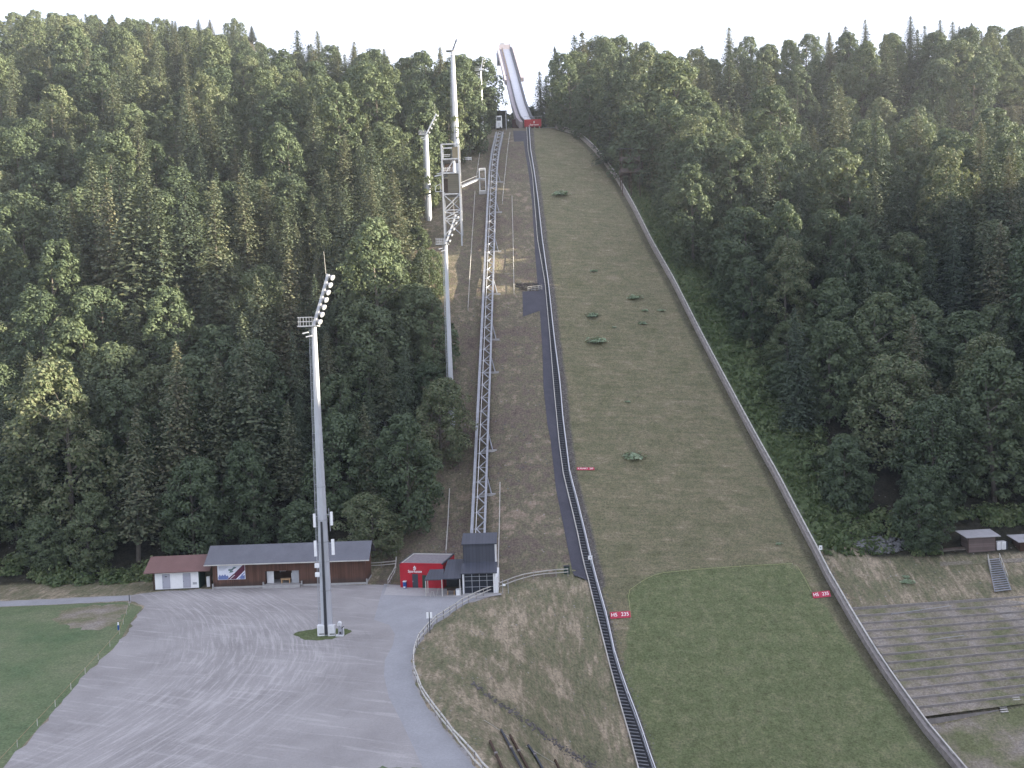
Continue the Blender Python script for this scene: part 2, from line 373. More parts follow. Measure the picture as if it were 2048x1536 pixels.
class MB:
    def __init__(s): s.v = []; s.f = []
    def add(s, vs, fs):
        k = len(s.v); s.v += [tuple(map(float, v)) for v in vs]; s.f += [tuple(i + k for i in f) for f in fs]; return s
    def box(s, c, size, rz=0.0):
        a, b, h = [x / 2 for x in size]; cr, sr = math.cos(rz), math.sin(rz)
        vs = [(c[0] + x * cr - y * sr, c[1] + x * sr + y * cr, c[2] + z) for z in (-h, h) for x, y in ((-a, -b), (a, -b), (a, b), (-a, b))]
        return s.add(vs, [(3, 2, 1, 0), (4, 5, 6, 7), (0, 1, 5, 4), (1, 2, 6, 5), (2, 3, 7, 6), (3, 0, 4, 7)])
    def frame(s, p, q, up=(0, 0, 1)):
        d = Vector(q) - Vector(p); d.normalize(); u = Vector(up)
        if abs(d.dot(u)) > .98: u = Vector((0, 1, 0))
        r = d.cross(u).normalized(); return r, r.cross(d).normalized()
    def bar(s, p, q, w=.1, h=None):
        h = h or w; r, u = s.frame(p, q); p = Vector(p); q = Vector(q); vs = []
        for c in (p, q):
            for a, b in ((-1, -1), (1, -1), (1, 1), (-1, 1)): vs.append(c + r * (a * w / 2) + u * (b * h / 2))
        return s.add(vs, [(0, 1, 2, 3), (7, 6, 5, 4), (0, 4, 5, 1), (1, 5, 6, 2), (2, 6, 7, 3), (3, 7, 4, 0)])
    def tube(s, p, q, r1, r2=None, n=8):
        r2 = r1 if r2 is None else r2; r, u = s.frame(p, q); p = Vector(p); q = Vector(q); vs = []
        for c, rad in ((p, r1), (q, r2)):
            for i in range(n):
                a = 2 * math.pi * (i + .5) / n; vs.append(c + r * (rad * math.cos(a)) + u * (rad * math.sin(a)))
        fs = [tuple(range(n)), tuple(range(2 * n - 1, n - 1, -1))] + [(i, i + n, (i + 1) % n + n, (i + 1) % n) for i in range(n)]
        return s.add(vs, fs)
    def path(s, pts, w, h=None, round_=0):
        for a, b in zip(pts[:-1], pts[1:]):
            if round_: s.tube(a, b, w / 2, w / 2, round_)
            else: s.bar(a, b, w, h)
        return s
    def quadprism(s, quad, t):    # a flat four-cornered slab of thickness t, downwards along its normal
        q = [Vector(v) for v in quad]; n = (q[1] - q[0]).cross(q[3] - q[0]).normalized() * t
        vs = q + [v - n for v in q]
        return s.add(vs, [(0, 1, 2, 3), (7, 6, 5, 4), (0, 4, 5, 1), (1, 5, 6, 2), (2, 6, 7, 3), (3, 7, 4, 0)])
    def build(s, name, mat, parent=None, origin=None, smooth=False):
        me = bpy.data.meshes.new(name)
        v = np.array(s.v, float)
        if parent is not None:
            o3 = np.array(parent.matrix_basis.translation if parent.parent is None else parent.matrix_basis.translation)
            o3 = world_loc(parent)
        elif origin is not None: o3 = np.array(origin, float)
        else: o3 = np.array([v[:, 0].mean(), v[:, 1].mean(), v[:, 2].min()])
        me.from_pydata((v - o3).tolist(), [], s.f); me.update()
        if smooth: me.polygons.foreach_set('use_smooth', [True] * len(me.polygons))
        if isinstance(mat, str): mat = MAT[mat]
        me.materials.append(mat)
        o = bpy.data.objects.new(name, me); COL.objects.link(o)
        if parent is not None: o.parent = parent
        else: o.location = o3
        return o
def world_loc(o):
    v = np.zeros(3)
    while o is not None:
        v += np.array(o.location); o = o.parent
    return v

def sheet(name, grid, mat, kind='structure', attrs=None, smooth=True):
    """grid: (n,m,3) array of points"""
    n, m = grid.shape[:2]
    me = bpy.data.meshes.new(name)
    idx = np.arange(n * m).reshape(n, m)
    q = np.stack([idx[:-1, :-1], idx[:-1, 1:], idx[1:, 1:], idx[1:, :-1]], -1).reshape(-1, 4)
    me.vertices.add(n * m); me.vertices.foreach_set('co', grid.reshape(-1).astype(np.float32))
    me.loops.add(q.size); me.loops.foreach_set('vertex_index', q.reshape(-1).astype(np.int32))
    me.polygons.add(len(q)); me.polygons.foreach_set('loop_start', (np.arange(len(q)) * 4).astype(np.int32))
    me.polygons.foreach_set('loop_total', np.full(len(q), 4, np.int32))
    me.update(calc_edges=True); me.validate()
    if smooth: me.polygons.foreach_set('use_smooth', np.ones(len(q), bool))
    if attrs:
        for k, a in attrs.items():
            ca = me.color_attributes.new(k, 'FLOAT_COLOR', 'POINT')
            c = np.ones((n * m, 4), np.float32); c[:, :3] = a.reshape(-1, 3); ca.data.foreach_set('color', c.reshape(-1))
    me.materials.append(MAT[mat])
    o = bpy.data.objects.new(name, me); COL.objects.link(o)
    if kind: o['kind'] = kind
    return o
def flat(name, pts, z, mat, kind='structure', jag=0.0, step=1.5):
    """flat polygon sheet at height z with optionally ragged edge"""
    out = []
    n = len(pts)
    for i in range(n):
        a, b = np.array(pts[i][:2]), np.array(pts[(i + 1) % n][:2]); L = np.linalg.norm(b - a); k = max(1, int(L / step)) if jag else 1
        for j in range(k):
            p = a + (b - a) * j / k
            if jag: p = p + RNG.normal(0, jag, 2)
            out.append((p[0], p[1], z))
    mb = MB(); mb.add(out, [tuple(range(len(out)))])
    o = mb.build(name, mat, origin=(0, 0, 0)); o['kind'] = kind
    from_n = o.data.polygons[0].normal.z
    if from_n < 0: o.data.flip_normals()
    return o

def resample(pts, step):
    pts = np.array(pts, float); d = np.r_[0, np.cumsum(np.linalg.norm(np.diff(pts, axis=0), axis=1))]
    k = max(2, int(round(d[-1] / step)) + 1); t = np.linspace(0, d[-1], k)
    return np.stack([np.interp(t, d, pts[:, i]) for i in range(pts.shape[1])], -1)
def gpath(pix, step, h=0.0):
    """pixel polyline dropped on the ground (or h above it) and resampled"""
    p = np.array([G(a, b, h) for a, b in pix]); q = resample(p[:, :2], step)
    return np.c_[q, hz(q[:, 0], q[:, 1]) + h]

# ------------------------------------------------------------------ terrain mesh
xs = np.unique(np.r_[np.arange(-440, -260, 30), np.arange(-260, -60, 4), np.arange(-60, 90, 1.2), np.arange(90, 240, 4), np.arange(240, 640, 14)])
ys = np.unique(np.r_[np.arange(-440, 40, 24), np.arange(40, 370, 1.6), np.arange(370, 560, 4), np.arange(560, 700, 20)])
X, Y = np.meshgrid(xs, ys); Z = hz(X, Y)
LB = [(776,1112),(845,1045),(890,960),(900,860),(888,720),(876,560),(858,480),(862,390),(895,335),(945,322),(952,275),(960,254)]
RB = [(1710,1085),(1655,990),(1600,890),(1520,715),(1432,560),(1345,440),(1275,372),(1195,302),(1128,258)]
lb = np.array([march(a, b, hz)[:2] for a, b in LB]); lb = lb[np.argsort(lb[:, 1])]
rb = np.array([march(a, b, hz)[:2] for a, b in RB]); rb = rb[np.argsort(rb[:, 1])]
xLB = lambda y: np.where(y > lb[-1, 1], np.where(y > 352, -16, lb[-1, 0]), np.interp(y, lb[:, 1], lb[:, 0]))
xRB = lambda y: np.where(y > rb[-1, 1], 22, np.interp(y, rb[:, 1], rb[:, 0]))
YFL, YFR = 161.0, 160.0
def forest(x, y):
    l = (x < xLB(y)) & (y > YFL - 2 * np.minimum(0, 0)); r = (x > xRB(y)) & (y > YFR)
    return l, r
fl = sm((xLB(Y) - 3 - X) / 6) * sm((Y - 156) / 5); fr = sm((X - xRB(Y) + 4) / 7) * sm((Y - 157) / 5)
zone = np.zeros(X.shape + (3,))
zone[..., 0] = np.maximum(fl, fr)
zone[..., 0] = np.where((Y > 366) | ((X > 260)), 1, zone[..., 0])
bank = ((X < xL(Y)) & (Y < 156) & (X > xF(Y) - 2)) | ((X > xR(Y)) & (Y < 166)) | ((X < -24) & (Y < 164))
zone[..., 1] = bank
zone[..., 2] = ((X > xR(Y) + 1) & (Y > 163) & (X < xRB(Y) + 4)) | ((Y < 80) & (X < 0))
sheet('hillside', np.stack([X, Y, Z], -1), 'terrain', attrs={'zone': zone})

# landing slope between the stairs and the wall
sy = np.arange(60, 352, 1.0); tt = np.linspace(0, 1, 41)
a, b = xL(sy), xR(sy)
SX = a[:, None] + (b - a)[:, None] * tt; SY = np.repeat(sy[:, None], 41, 1)
mow_edge = np.array([march(p, q, ponly)[:2] for p, q in [(1262, 1236), (1256, 1182), (1290, 1158), (1320, 1146), (1400, 1138), (1500, 1131), (1585, 1127), (1606, 1150), (1628, 1188)]])
def inmow(x, y):
    e0, e1 = mow_edge[0], mow_edge[-1]
    ex = np.r_[e0[0] - 4, e0[0] - 2.2, e0[0] - .8, mow_edge[:, 0], e1[0] + .8, e1[0] + 2.2, e1[0] + 4]
    ey = np.r_[e0[1] - 16, e0[1] - 8, e0[1] - 2.5, mow_edge[:, 1], e1[1] - 3, e1[1] - 10, e1[1] - 20]
    return sm((np.interp(x, ex, ey) - y) / 2.4 + .5)
edgea = np.zeros(SX.shape + (3,))
edgea[..., 0] = 1 - sm((SX - a[:, None]) / np.where(SY > 150, 3.2, 1.6))
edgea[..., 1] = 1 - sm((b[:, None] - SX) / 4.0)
edgea[..., 2] = inmow(SX, SY)
sheet('landing_slope', np.stack([SX, SY, hz(SX, SY) + .07], -1), 'strip', attrs={'edge': edgea})

# dark asphalt strip beside the stairs, and two paved pads
AL = [(1043,262),(1050,303),(1058,352),(1064,404),(1070,505),(1080,628),(1085,703),(1087,777),(1095,851),(1101,880),(1112,979),(1127,1053),(1142,1128),(1148,1152)]
al = np.array([march(p, q, hz)[:2] for p, q in AL]); al = al[np.argsort(al[:, 1])]
ay = np.arange(al[0, 1], al[-1, 1], .8); ax0 = np.interp(ay, al[:, 1], al[:, 0]); ax1 = xLL(ay) - .05
tt = np.linspace(0, 1, 7); AX = ax0[:, None] + (ax1 - ax0)[:, None] * tt; AY = np.repeat(ay[:, None], 7, 1)
sheet('asphalt_strip', np.stack([AX, AY, hz(AX, AY) + .09], -1), 'darkasphalt')
def pad(name, q, mat, off):
    c = [G(*p) for p in q]; t = np.linspace(0, 1, 12)
    gx = np.array([[(c[0][:2] * (1 - i) + c[1][:2] * i) * (1 - j) + (c[3][:2] * (1 - i) + c[2][:2] * i) * j for i in t] for j in t])
    return sheet(name, np.dstack([gx, hz(gx[..., 0], gx[..., 1]) + off]), mat)
pad('paved_pad', [(1045, 584), (1083, 582), (1081, 622), (1046, 634)], 'darkasphalt', .12)
pad('paved_pad', [(1026, 262), (1049, 262), (1053, 283), (1028, 284)], 'darkasphalt', .12)

# flat ground of the car park
def q0(*pp): return [at0(a, b) for a, b in pp]
LOT = q0((-60,1205),(262,1190),(330,1182),(560,1172),(735,1169),(790,1172),(1000,1187),(935,1207),(868,1250),(838,1285),(826,1322),(829,1352),(843,1390),(868,1428),(900,1470),(930,1505),(962,1545),(1000,1640),(-200,1700),(-30,1570),(22,1520),(110,1420),(190,1330),(240,1285),(268,1240),(290,1212),(255,1202),(-60,1216))
flat('gravel_lot', LOT, .02, 'gravel', jag=.22)
flat('lawn', q0((-60,1217),(250,1204),(285,1214),(262,1242),(236,1288),(185,1335),(105,1425),(15,1526),(-60,1600),(-400,1650),(-400,1240)), .012, 'lawn')
PATH = q0((768,1168),(995,1186),(962,1195),(930,1209),(900,1228),(864,1251),(834,1286),(821,1322),(825,1355),(840,1394),(866,1432),(898,1474),(930,1512),(960,1550),(1000,1620),(900,1620),(846,1536),(806,1450),(778,1395),(768,1352),(770,1320),(786,1290),(790,1268),(778,1250),(748,1240))
flat('asphalt_path', PATH, .03, 'asphalt')
flat('lane', q0((-60,1206),(120,1199),(262,1191),(262,1201),(120,1209),(-60,1216)), .028, 'asphalt')
flat('forecourt', q0((768,1190),(775,1170),(800,1172),(1003,1187),(1003,1190),(960,1196)), .036, 'concrete')
cc = at0(645, 1268)
flat('grass_patch', [(cc[0] + 3.9 * math.cos(t) * (1 + .12 * math.sin(3 * t)), cc[1] + 2.6 * math.sin(t)) for t in np.linspace(0, 2 * math.pi, 40)[:-1]], .026, 'patch', jag=.14, step=.5)
gp = at0(770, 1545); flat('grass_verge', [(gp[0] + 6.5 * math.cos(t), gp[1] - 1.5 + 2.6 * math.sin(t)) for t in np.linspace(0, 2 * math.pi, 40)[:-1]], .024, 'lawn', jag=.2, step=.5)
flat('worn_patch', [at0(a, b) for a, b in ((120,1218),(180,1212),(245,1208),(258,1222),(240,1245),(190,1262),(140,1258),(108,1240))], .016, 'terr', jag=.5, step=1.0)
tp = [G(a, b) for a, b in ((1905,1128),(1960,1118),(2060,1114),(2060,1126),(1960,1134))]
gx = np.array([[G(1880 + 25 * i, 1125 - 1.2 * i + 1.5 * j)[:2] for i in range(9)] for j in range(6)])
sheet('gravel_track', np.dstack([gx, hz(gx[..., 0], gx[..., 1]) + .08]), 'terr')

# ------------------------------------------------------------------ foliage
def leaf_quads(c, nrm, size, rng, fold=True):
    n = len(c)
    t = rng.normal(size=(n, 3)); t -= nrm * (t * nrm).sum(1, keepdims=True); t /= np.linalg.norm(t, axis=1, keepdims=True) + 1e-9
    bt = np.cross(nrm, t)
    s = size[:, None]
    v = np.stack([c - t * s, c + bt * s * .62 + nrm * s * .12, c + t * s, c - bt * s * .62 + nrm * s * .12], 1)
    return v.reshape(-1, 3)
def unit(v): return v / (np.linalg.norm(v, axis=1, keepdims=True) + 1e-9)

def broadleaf(seed, h, r, leaves=10500, base=.06, n_lobe=100, size=.36):
    rng = np.random.default_rng(seed); C = []; N = []; SZ = []
    per = leaves // n_lobe
    lean = rng.normal(0, .05, 2) * h
    ga = rng.uniform(0, 6.28)
    for i in range(n_lobe):
        t = (i + rng.uniform(.1, .9)) / n_lobe
        prof = math.sin(math.pi * (.12 + .80 * t) ** .82) ** .75
        if t > .9: prof *= .75
        ang = ga + i * 2.4 + rng.normal(0, .35)
        rad = r * prof * rng.uniform(.45, .95)
        lr = r * rng.uniform(.17, .34) * (1 - .25 * t)
        c = np.array([math.cos(ang) * rad + lean[0] * t, math.sin(ang) * rad + lean[1] * t, h * (base + (1 - base) * t * .96) - lr * .3])
        out = np.array([math.cos(ang), math.sin(ang), .55]); out /= np.linalg.norm(out)
        d = unit(rng.normal(size=(per, 3)) + out * .75)
        rr = lr * rng.uniform(.72, 1.12, (per, 1)) * np.array([1, 1, .78])
        C.append(c + d * rr); N.append(unit(d * .8 + np.array([0, 0, .55]) + rng.normal(size=(per, 3)) * .45)); SZ.append(rng.uniform(.65, 1.3, per) * size)
    return leaf_quads(np.vstack(C), np.vstack(N), np.concatenate(SZ), rng)
def spruce(seed, h, r, base=.1, step=.48, size=.31):
    rng = np.random.default_rng(seed); C = []; N = []; SZ = []
    z = base * h
    while z < h - .3:
        t = (z - base * h) / (h * (1 - base))
        L0 = r * (1 - t) ** .7 * rng.uniform(.8, 1.12) + .3
        nb = max(6, int(12 - 5 * t)); a0 = rng.uniform(0, 6.28)
        for k in range(nb):
            a = a0 + 6.283 * k / nb + rng.normal(0, .2); L = L0 * rng.uniform(.6, 1.15)
            m = max(3, int(L / .24))
            q = (np.arange(m) + rng.uniform(.2, .9, m)) / m
            dx = q * L; zz = z - .45 * L * q ** 1.2 + .2 * L * q ** 3 + rng.normal(0, .1, m)
            side = rng.normal(0, .2, m) * (.25 + L * q * .45)
            ca, sa = math.cos(a), math.sin(a)
            C.append(np.stack([ca * dx - sa * side, sa * dx + ca * side, zz - np.abs(side) * .3], -1))
            N.append(unit(np.stack([np.full(m, ca * .6), np.full(m, sa * .6), np.full(m, .75)], -1) + rng.normal(size=(m, 3)) * .38))
            SZ.append(rng.uniform(.7, 1.25, m) * size * (1 - .4 * t))
        z += step * rng.uniform(.8, 1.2) * (1 - .35 * t)
    k = 7; C.append(np.c_[rng.normal(0, .06, (k, 2)), np.linspace(h - .8, h + .35, k)]); N.append(unit(rng.normal(size=(k, 3)) + [1, 0, 0])); SZ.append(np.linspace(.3, .16, k))
    return leaf_quads(np.vstack(C), np.vstack(N), np.concatenate(SZ), rng)
def quadmesh(name, v, mat, tint=None):
    n = len(v) // 4
    me = bpy.data.meshes.new(name); me.vertices.add(len(v)); me.vertices.foreach_set('co', v.reshape(-1).astype(np.float32))
    me.loops.add(4 * n); me.loops.foreach_set('vertex_index', np.arange(4 * n, dtype=np.int32))
    me.polygons.add(n); me.polygons.foreach_set('loop_start', (np.arange(n) * 4).astype(np.int32)); me.polygons.foreach_set('loop_total', np.full(n, 4, np.int32))
    if tint is not None:
        at_ = me.attributes.new('tint', 'FLOAT', 'POINT'); at_.data.foreach_set('value', tint.astype(np.float32))
    me.update(calc_edges=True); me.materials.append(MAT[mat])
    return me
def trunk_mesh(seed, h, kind):
    rng = random.Random(seed); mb = MB(); r = .012 * h + .05
    if kind == 'spruce':
        mb.tube((0, 0, -.6), (0, 0, h * .5), r * .9, r * .5, 7); mb.tube((0, 0, h * .5), (0, 0, h * .9), r * .5, .03, 6)
    else:
        mb.tube((0, 0, -.6), (0, 0, h * .35), r * 1.15, r * .8, 8); mb.tube((0, 0, h * .35), (.2, .1, h * .8), r * .8, r * .3, 7)
        for k in range(6):
            a = k * 1.1 + rng.random(); z = h * (.25 + .08 * k); L = h * .2
            mb.tube((0, 0, z), (math.cos(a) * L, math.sin(a) * L, z + L * .7), r * .4, r * .12, 5)
    o = mb.build('trunk', 'trunk', origin=(0, 0, 0)); me = o.data; bpy.data.objects.remove(o); return me

# proto crowns: unit heights are real metres, trees vary by a scale about 1
BL = [(27, 7.8), (24, 7.0), (22, 8.2), (29, 7.4), (20, 6.4), (25, 8.8), (17, 6.0), (30, 8.4)]
SPC = [(29, 4.3), (26, 3.7), (31, 4.7), (23, 3.4), (27, 4.0)]
BLV = [broadleaf(100 + i, h, r) for i, (h, r) in enumerate(BL)]
SPV = [spruce(200 + i, h, r, base=.05 if i < 3 else .18) for i, (h, r) in enumerate(SPC)]
BLM = [quadmesh('broadleaf_crown', v, 'leaf') for v in BLV]; SPM = [quadmesh('spruce_crown', v, 'needle') for v in SPV]
BLT = [trunk_mesh(i, h, 'b') for i, (h, r) in enumerate(BL)]; SPT = [trunk_mesh(i, h, 'spruce') for i, (h, r) in enumerate(SPC)]

HUTP = G(1936, 1106); HUTY = HUTP[1]; print('hut', HUTP)
# ---- choose tree sites: every entry (x, y, kind, variant, scale)
sites = []; cell = {}; rng0 = random.Random(3)
def free(x, y, d):
    i, j = int(x // 8), int(y // 8)
    for a in range(i - 1, i + 2):
        for b in range(j - 1, j + 2):
            for (u, v, e) in cell.get((a, b), ()):
                if (u - x) ** 2 + (v - y) ** 2 < (.5 * (d + e)) ** 2: return False
    return True
def put(x, y, kind, var, sc, d):
    cell.setdefault((int(x // 8), int(y // 8)), []).append((x, y, d)); sites.append((x, y, kind, var, sc))
def keep_clear(x, y): # masts, tower, viewing platform
    return False
# hand placed trees: (pixel of the top, distance, kind, variant)
def by_top(px, py, Yd, kind, var):
    p = at(px, py, Yd); h = p[2] - g(p[0], p[1]); hh = (BL if kind == 'b' else SPC)[var][0]
    put(p[0], p[1], kind, var, max(.35, h / hh), 3.6)
for px, py, Yd, k, v in [(424,358,214,'s',0),(352,330,222,'s',2),(290,312,226,'s',0),(238,318,228,'s',1),(180,300,232,'s',2),(125,362,218,'s',0),(215,362,216,'s',1),(262,372,212,'s',3),(318,380,212,'s',1),(390,392,224,'s',1),
        (598,58,405,'s',0),(641,62,402,'s',2),(700,82,398,'s',0),(770,98,392,'s',2),(548,96,408,'b',5),(880,92,330,'s',0),(900,112,336,'b',1),(930,110,338,'b',3),(955,112,337,'b',0),(965,170,336,'b',6),(850,98,345,'b',0),(820,112,350,'b',1),
        (1080,143,362,'s',0),(1092,150,366,'s',2),(1118,92,366,'s',2),(1150,72,368,'s',0),(1168,66,366,'s',1),(1195,68,370,'b',2),(1240,66,372,'b',0),(1062,212,372,'b',6),(1075,222,362,'b',6),(1108,196,352,'b',4),
        (1458,53,400,'s',0),(1818,30,392,'s',2),(1730,40,396,'s',1),(1880,40,390,'s',0),(1905,42,394,'s',2),(1500,66,402,'b',3),(1690,50,396,'s',3),(1940,45,398,'s',1),(1998,215,352,'s',0),
        (1215,116,300,'s',1),(1510,120,300,'s',0),(1545,135,298,'s',2),(1670,145,300,'s',1),(1255,160,296,'b',3),(1345,110,300,'b',1),
        (1020,226,378,'b',6),(1031,222,384,'b',4),(978,226,372,'b',6),(968,232,366,'b',6),(836,452,252,'b',6),(826,440,262,'b',4),(842,500,238,'b',6),(420,48,520,'s',0),(396,40,524,'s',2),(455,44,515,'s',1),(465,62,512,'s',0),(505,80,505,'s',1),(350,42,528,'s',2),(175,28,540,'s',0)]:
    by_top(px, py, Yd, k, v)
for px, py in ((1985,190),(2003,207),(2024,196),(1965,202),(2038,184),(2002,182),(1975,178),(2044,205),(470,82),(458,86),(484,86),(472,76)):
    p_ = G(px, py); put(p_[0], p_[1] - 1, 'b', rng0.randrange(len(BL)), .62 if px > 1000 else .4, 3.0)
for x_, y_, v_, c_ in ((52, 250, 0, 1.05), (56, 260, 3, 1.1), (58, 271, 7, 1.05), (55, 281, 3, 1.1), (52, 291, 0, 1.1), (64, 255, 7, 1.1), (67, 268, 5, 1.15), (64, 279, 3, 1.1)):  # extra forest trees, added to block sun stripes on the upper landing slope
    put(x_, y_, 'b', v_, c_, 5.0)
rng = random.Random(11)
for tries in range(26000):
    if tries % 2: y = 158 + 195 * rng.random() ** 1.0
    else: y = 158 + 390 * rng.random()
    half = .60 * y + 12
    x = rng.uniform(-half, half)
    L_ = x < float(xLB(np.array(y))) and y > YFL
    R_ = x > float(xRB(np.array(y))) and y > (YFR if x < 76 else HUTY + 8)
    if not (L_ or R_): continue
    if R_ and y > 425 or L_ and y > 535 or (L_ and x > -70 and y > 425): continue
    edge_ = (L_ and (y < 172 or x > float(xLB(np.array(y))) - 8)) or (R_ and (y < 172 or x < float(xRB(np.array(y))) + 8))
    spr = .20 if L_ else .13
    if L_ and -75 < x < -38 and 195 < y < 250: spr = .55
    if y > 345: spr = .2
    if edge_: spr = .07
    k = 's' if rng.random() < spr else 'b'
    d = (5.8 if k == 's' else 9.9) * (1.0 if y < 345 else 1.18)
    if edge_: d *= .8
    if not free(x, y, d): continue
    # keep the sight line to the masts, tower and platform open
    qx, qy, _ = proj(x, y, g(x, y) + 14)
    if L_ and 860 < qx < 960 and 285 < y < 305 and qy > 255: continue
    sc = rng.choice((.72, .9, 1.0, 1.1, 1.22)) * rng.uniform(.92, 1.08)
    if edge_ and y < 235: sc *= rng.uniform(.55, .95) if L_ and x > -60 else rng.uniform(.42, .9)
    var = rng.randrange(len(BL) if k == 'b' else len(SPC))
    h = (BL if k == 'b' else SPC)[var][0] * sc
    tx, ty, _ = proj(x, y, g(x, y) + h)
    sky = np.interp(tx, [0,150,330,480,540,545,600,700,800,960,1000,1095,1100,1130,1160,1250,1400,1520,1600,1750,2048], [22,26,42,72,104,112,88,100,108,118,215,190,140,110,86,76,84,78,62,58,52])
    zt = at(tx, sky + rng.uniform(-8, 12), y)[2]; hmax = zt - g(x, y)
    if L_ and y < 222 and 105 < tx < 455:
        hmax = min(hmax, at(tx, 520 + (222 - y) * 1.5 + rng.uniform(-25, 40), y)[2] - g(x, y))
    if hmax < 4: continue
    if h > hmax: sc *= hmax / h
    rr_ = (BL if k == 'b' else SPC)[var][1] * sc * F / y
    if R_ and y < 283 and tx + rr_ * .85 > 1238 and tx - rr_ * .85 < 1284 and ty < 345 and qy > 250: continue
    if L_ and y < 262 and tx + rr_ > 878 and tx - rr_ < 975 and ty < 480: continue
    if L_ and y < 296 and tx + rr_ > 893 and tx - rr_ < 922 and ty < 285: continue
    if L_ and y < 268 and tx + rr_ * .8 > 846 and tx - rr_ * .8 < 862 and ty < 470: continue
    if L_ and y < 207 and tx + rr_ > 884 and ty < 720: continue
    if tx < 1095 and tx > 965 and y > 300: continue
    if R_ and 1685 < qx < 1835 and y < 171: continue
    if abs(qx - 1262) < 27 and 262 < qy < 352 and y < 285: continue
    put(x, y, k, var, sc, d)
# rank by what shows: coarse z-buffer, nearest first
W_, H_ = 512, 384
buf = np.zeros((H_, W_), bool); area = []
order = sorted(range(len(sites)), key=lambda i: sites[i][1])
vis = [0] * len(sites)
for i in order:
    x, y, k, v, sc = sites[i]; h, r = (BL if k == 'b' else SPC)[v]; h *= sc; r *= sc; z0 = g(x, y)
    (a, a2), (t1, t0), _ = proj([x, x], [y, y], [z0 + h, z0 + .1 * h])
    w = r * F / y * .8; x0, x1 = int((a2 - w) / 4), int((a2 + w) / 4) + 1; y0_, y1_ = int(t1 / 4), int(t0 / 4) + 1
    x0, x1 = max(0, x0), min(W_, x1); y0_, y1_ = max(0, y0_), min(H_, y1_)
    if x1 <= x0 or y1_ <= y0_: continue
    sub = buf[y0_:y1_, x0:x1]; vis[i] = int((~sub).sum()); e_ = (x1 - x0) // (5 if k == 'b' else 3); buf[y0_ + (y1_ - y0_) // (6 if k == 'b' else 3):y1_, x0 + e_:x1 - e_] = True
indiv = set()
for k in 'bs':
    c = [i for i in range(len(sites)) if sites[i][2] == k and vis[i] > 3]; c.sort(key=lambda i: -vis[i]); indiv |= set(c[:295])

def tree_label(x, y, k, sc, h, z0):
    px, py, _ = proj(x, y, z0 + h * .6); px = float(px); py = float(py)
    left = px < 1030
    kind = 'spruce' if k == 's' else 'broadleaf'
    size = 'small' if h < 13 else 'tall' if h > 25 else 'mid sized'
    if left:
        w = ('far left' if px < 170 else 'above the white hut' if px < 400 else 'between hut and front mast' if px < 600
             else 'right of the front mast' if px < 740 else 'by the lift track')
        w = 'left forest ' + w
    else:
        w = ('beside the wall top' if px < 1260 else 'round the viewing platform' if px < 1420 else 'above the wooden wall' if px < 1600
             else 'above the stone pile' if px < 1830 else 'above the roofed hut')
        w = 'right forest ' + w
    if y > 352: v = 'on the skyline'
    elif py > 900: v = 'lowest row'
    elif py > 700: v = 'low down'
    elif py > 500: v = 'halfway up'
    elif py > 300: v = 'high up'
    else: v = 'near the top'
    lab = f'{size} {kind}, {w}, {v}'
    return lab, kind, lab + ' trees'
stuff_v = []; stuff_t = []; stuff_n = []; stuff_nt = []; trunks = MB()
for i, (x, y, k, v, sc) in enumerate(sites):
    z0 = g(x, y); rz = rng.uniform(0, 6.28)
    if i in indiv:
        h = (BL if k == 'b' else SPC)[v][0] * sc
        lab, cat, grp = tree_label(x, y, k, sc, h, z0)
        o = thing('spruce_tree' if k == 's' else 'broadleaf_tree', lab, 'tree', (x, y, z0), grp, rz)
        wx = sc * (1.0 if sc > .8 else (.8 / sc) ** .5) * ((1.65 if y > 345 else 1.3) if k == 's' else 1.0)
        ax_ = rng.uniform(.88, 1.14); o.scale = (wx * ax_, wx / ax_, sc); o.rotation_euler = (rng.gauss(0, .025), rng.gauss(0, .025), rz)
        for nm, me in (('trunk', (BLT if k == 'b' else SPT)[v]), ('crown', (BLM if k == 'b' else SPM)[v])):
            c = bpy.data.objects.new(nm, me); COL.objects.link(c); c.parent = o
    elif vis[i] > 0 or y < 200:
        vv = (BLV if k == 'b' else SPV)[v].reshape(-1, 4, 3)[::2]
        m_ = vv.mean(1, keepdims=True); vv = (m_ + (vv - m_) * 1.35).reshape(-1, 3) * sc
        c_, s_ = math.cos(rz), math.sin(rz)
        w = np.stack([vv[:, 0] * c_ - vv[:, 1] * s_ + x, vv[:, 0] * s_ + vv[:, 1] * c_ + y, vv[:, 2] + z0], -1)
        (stuff_v if k == 'b' else stuff_n).append(w); (stuff_t if k == 'b' else stuff_nt).append(np.full(len(w), rng.random()))
if stuff_v or stuff_n:
    allv = np.vstack(stuff_v + stuff_n); me = quadmesh('forest', allv, 'leaf', np.concatenate(stuff_t + stuff_nt))
    me.materials.append(MAT['needle']); nb = sum(len(q) for q in stuff_v) // 4
    mi = np.zeros(len(allv) // 4, np.int32); mi[nb:] = 1; me.polygons.foreach_set('material_index', mi)
    o = bpy.data.objects.new('forest', me); COL.objects.link(o); tag(o, kind='stuff')
print('trees', len(sites), 'individual', len(indiv), 'in forest', len(stuff_v) + len(stuff_n))

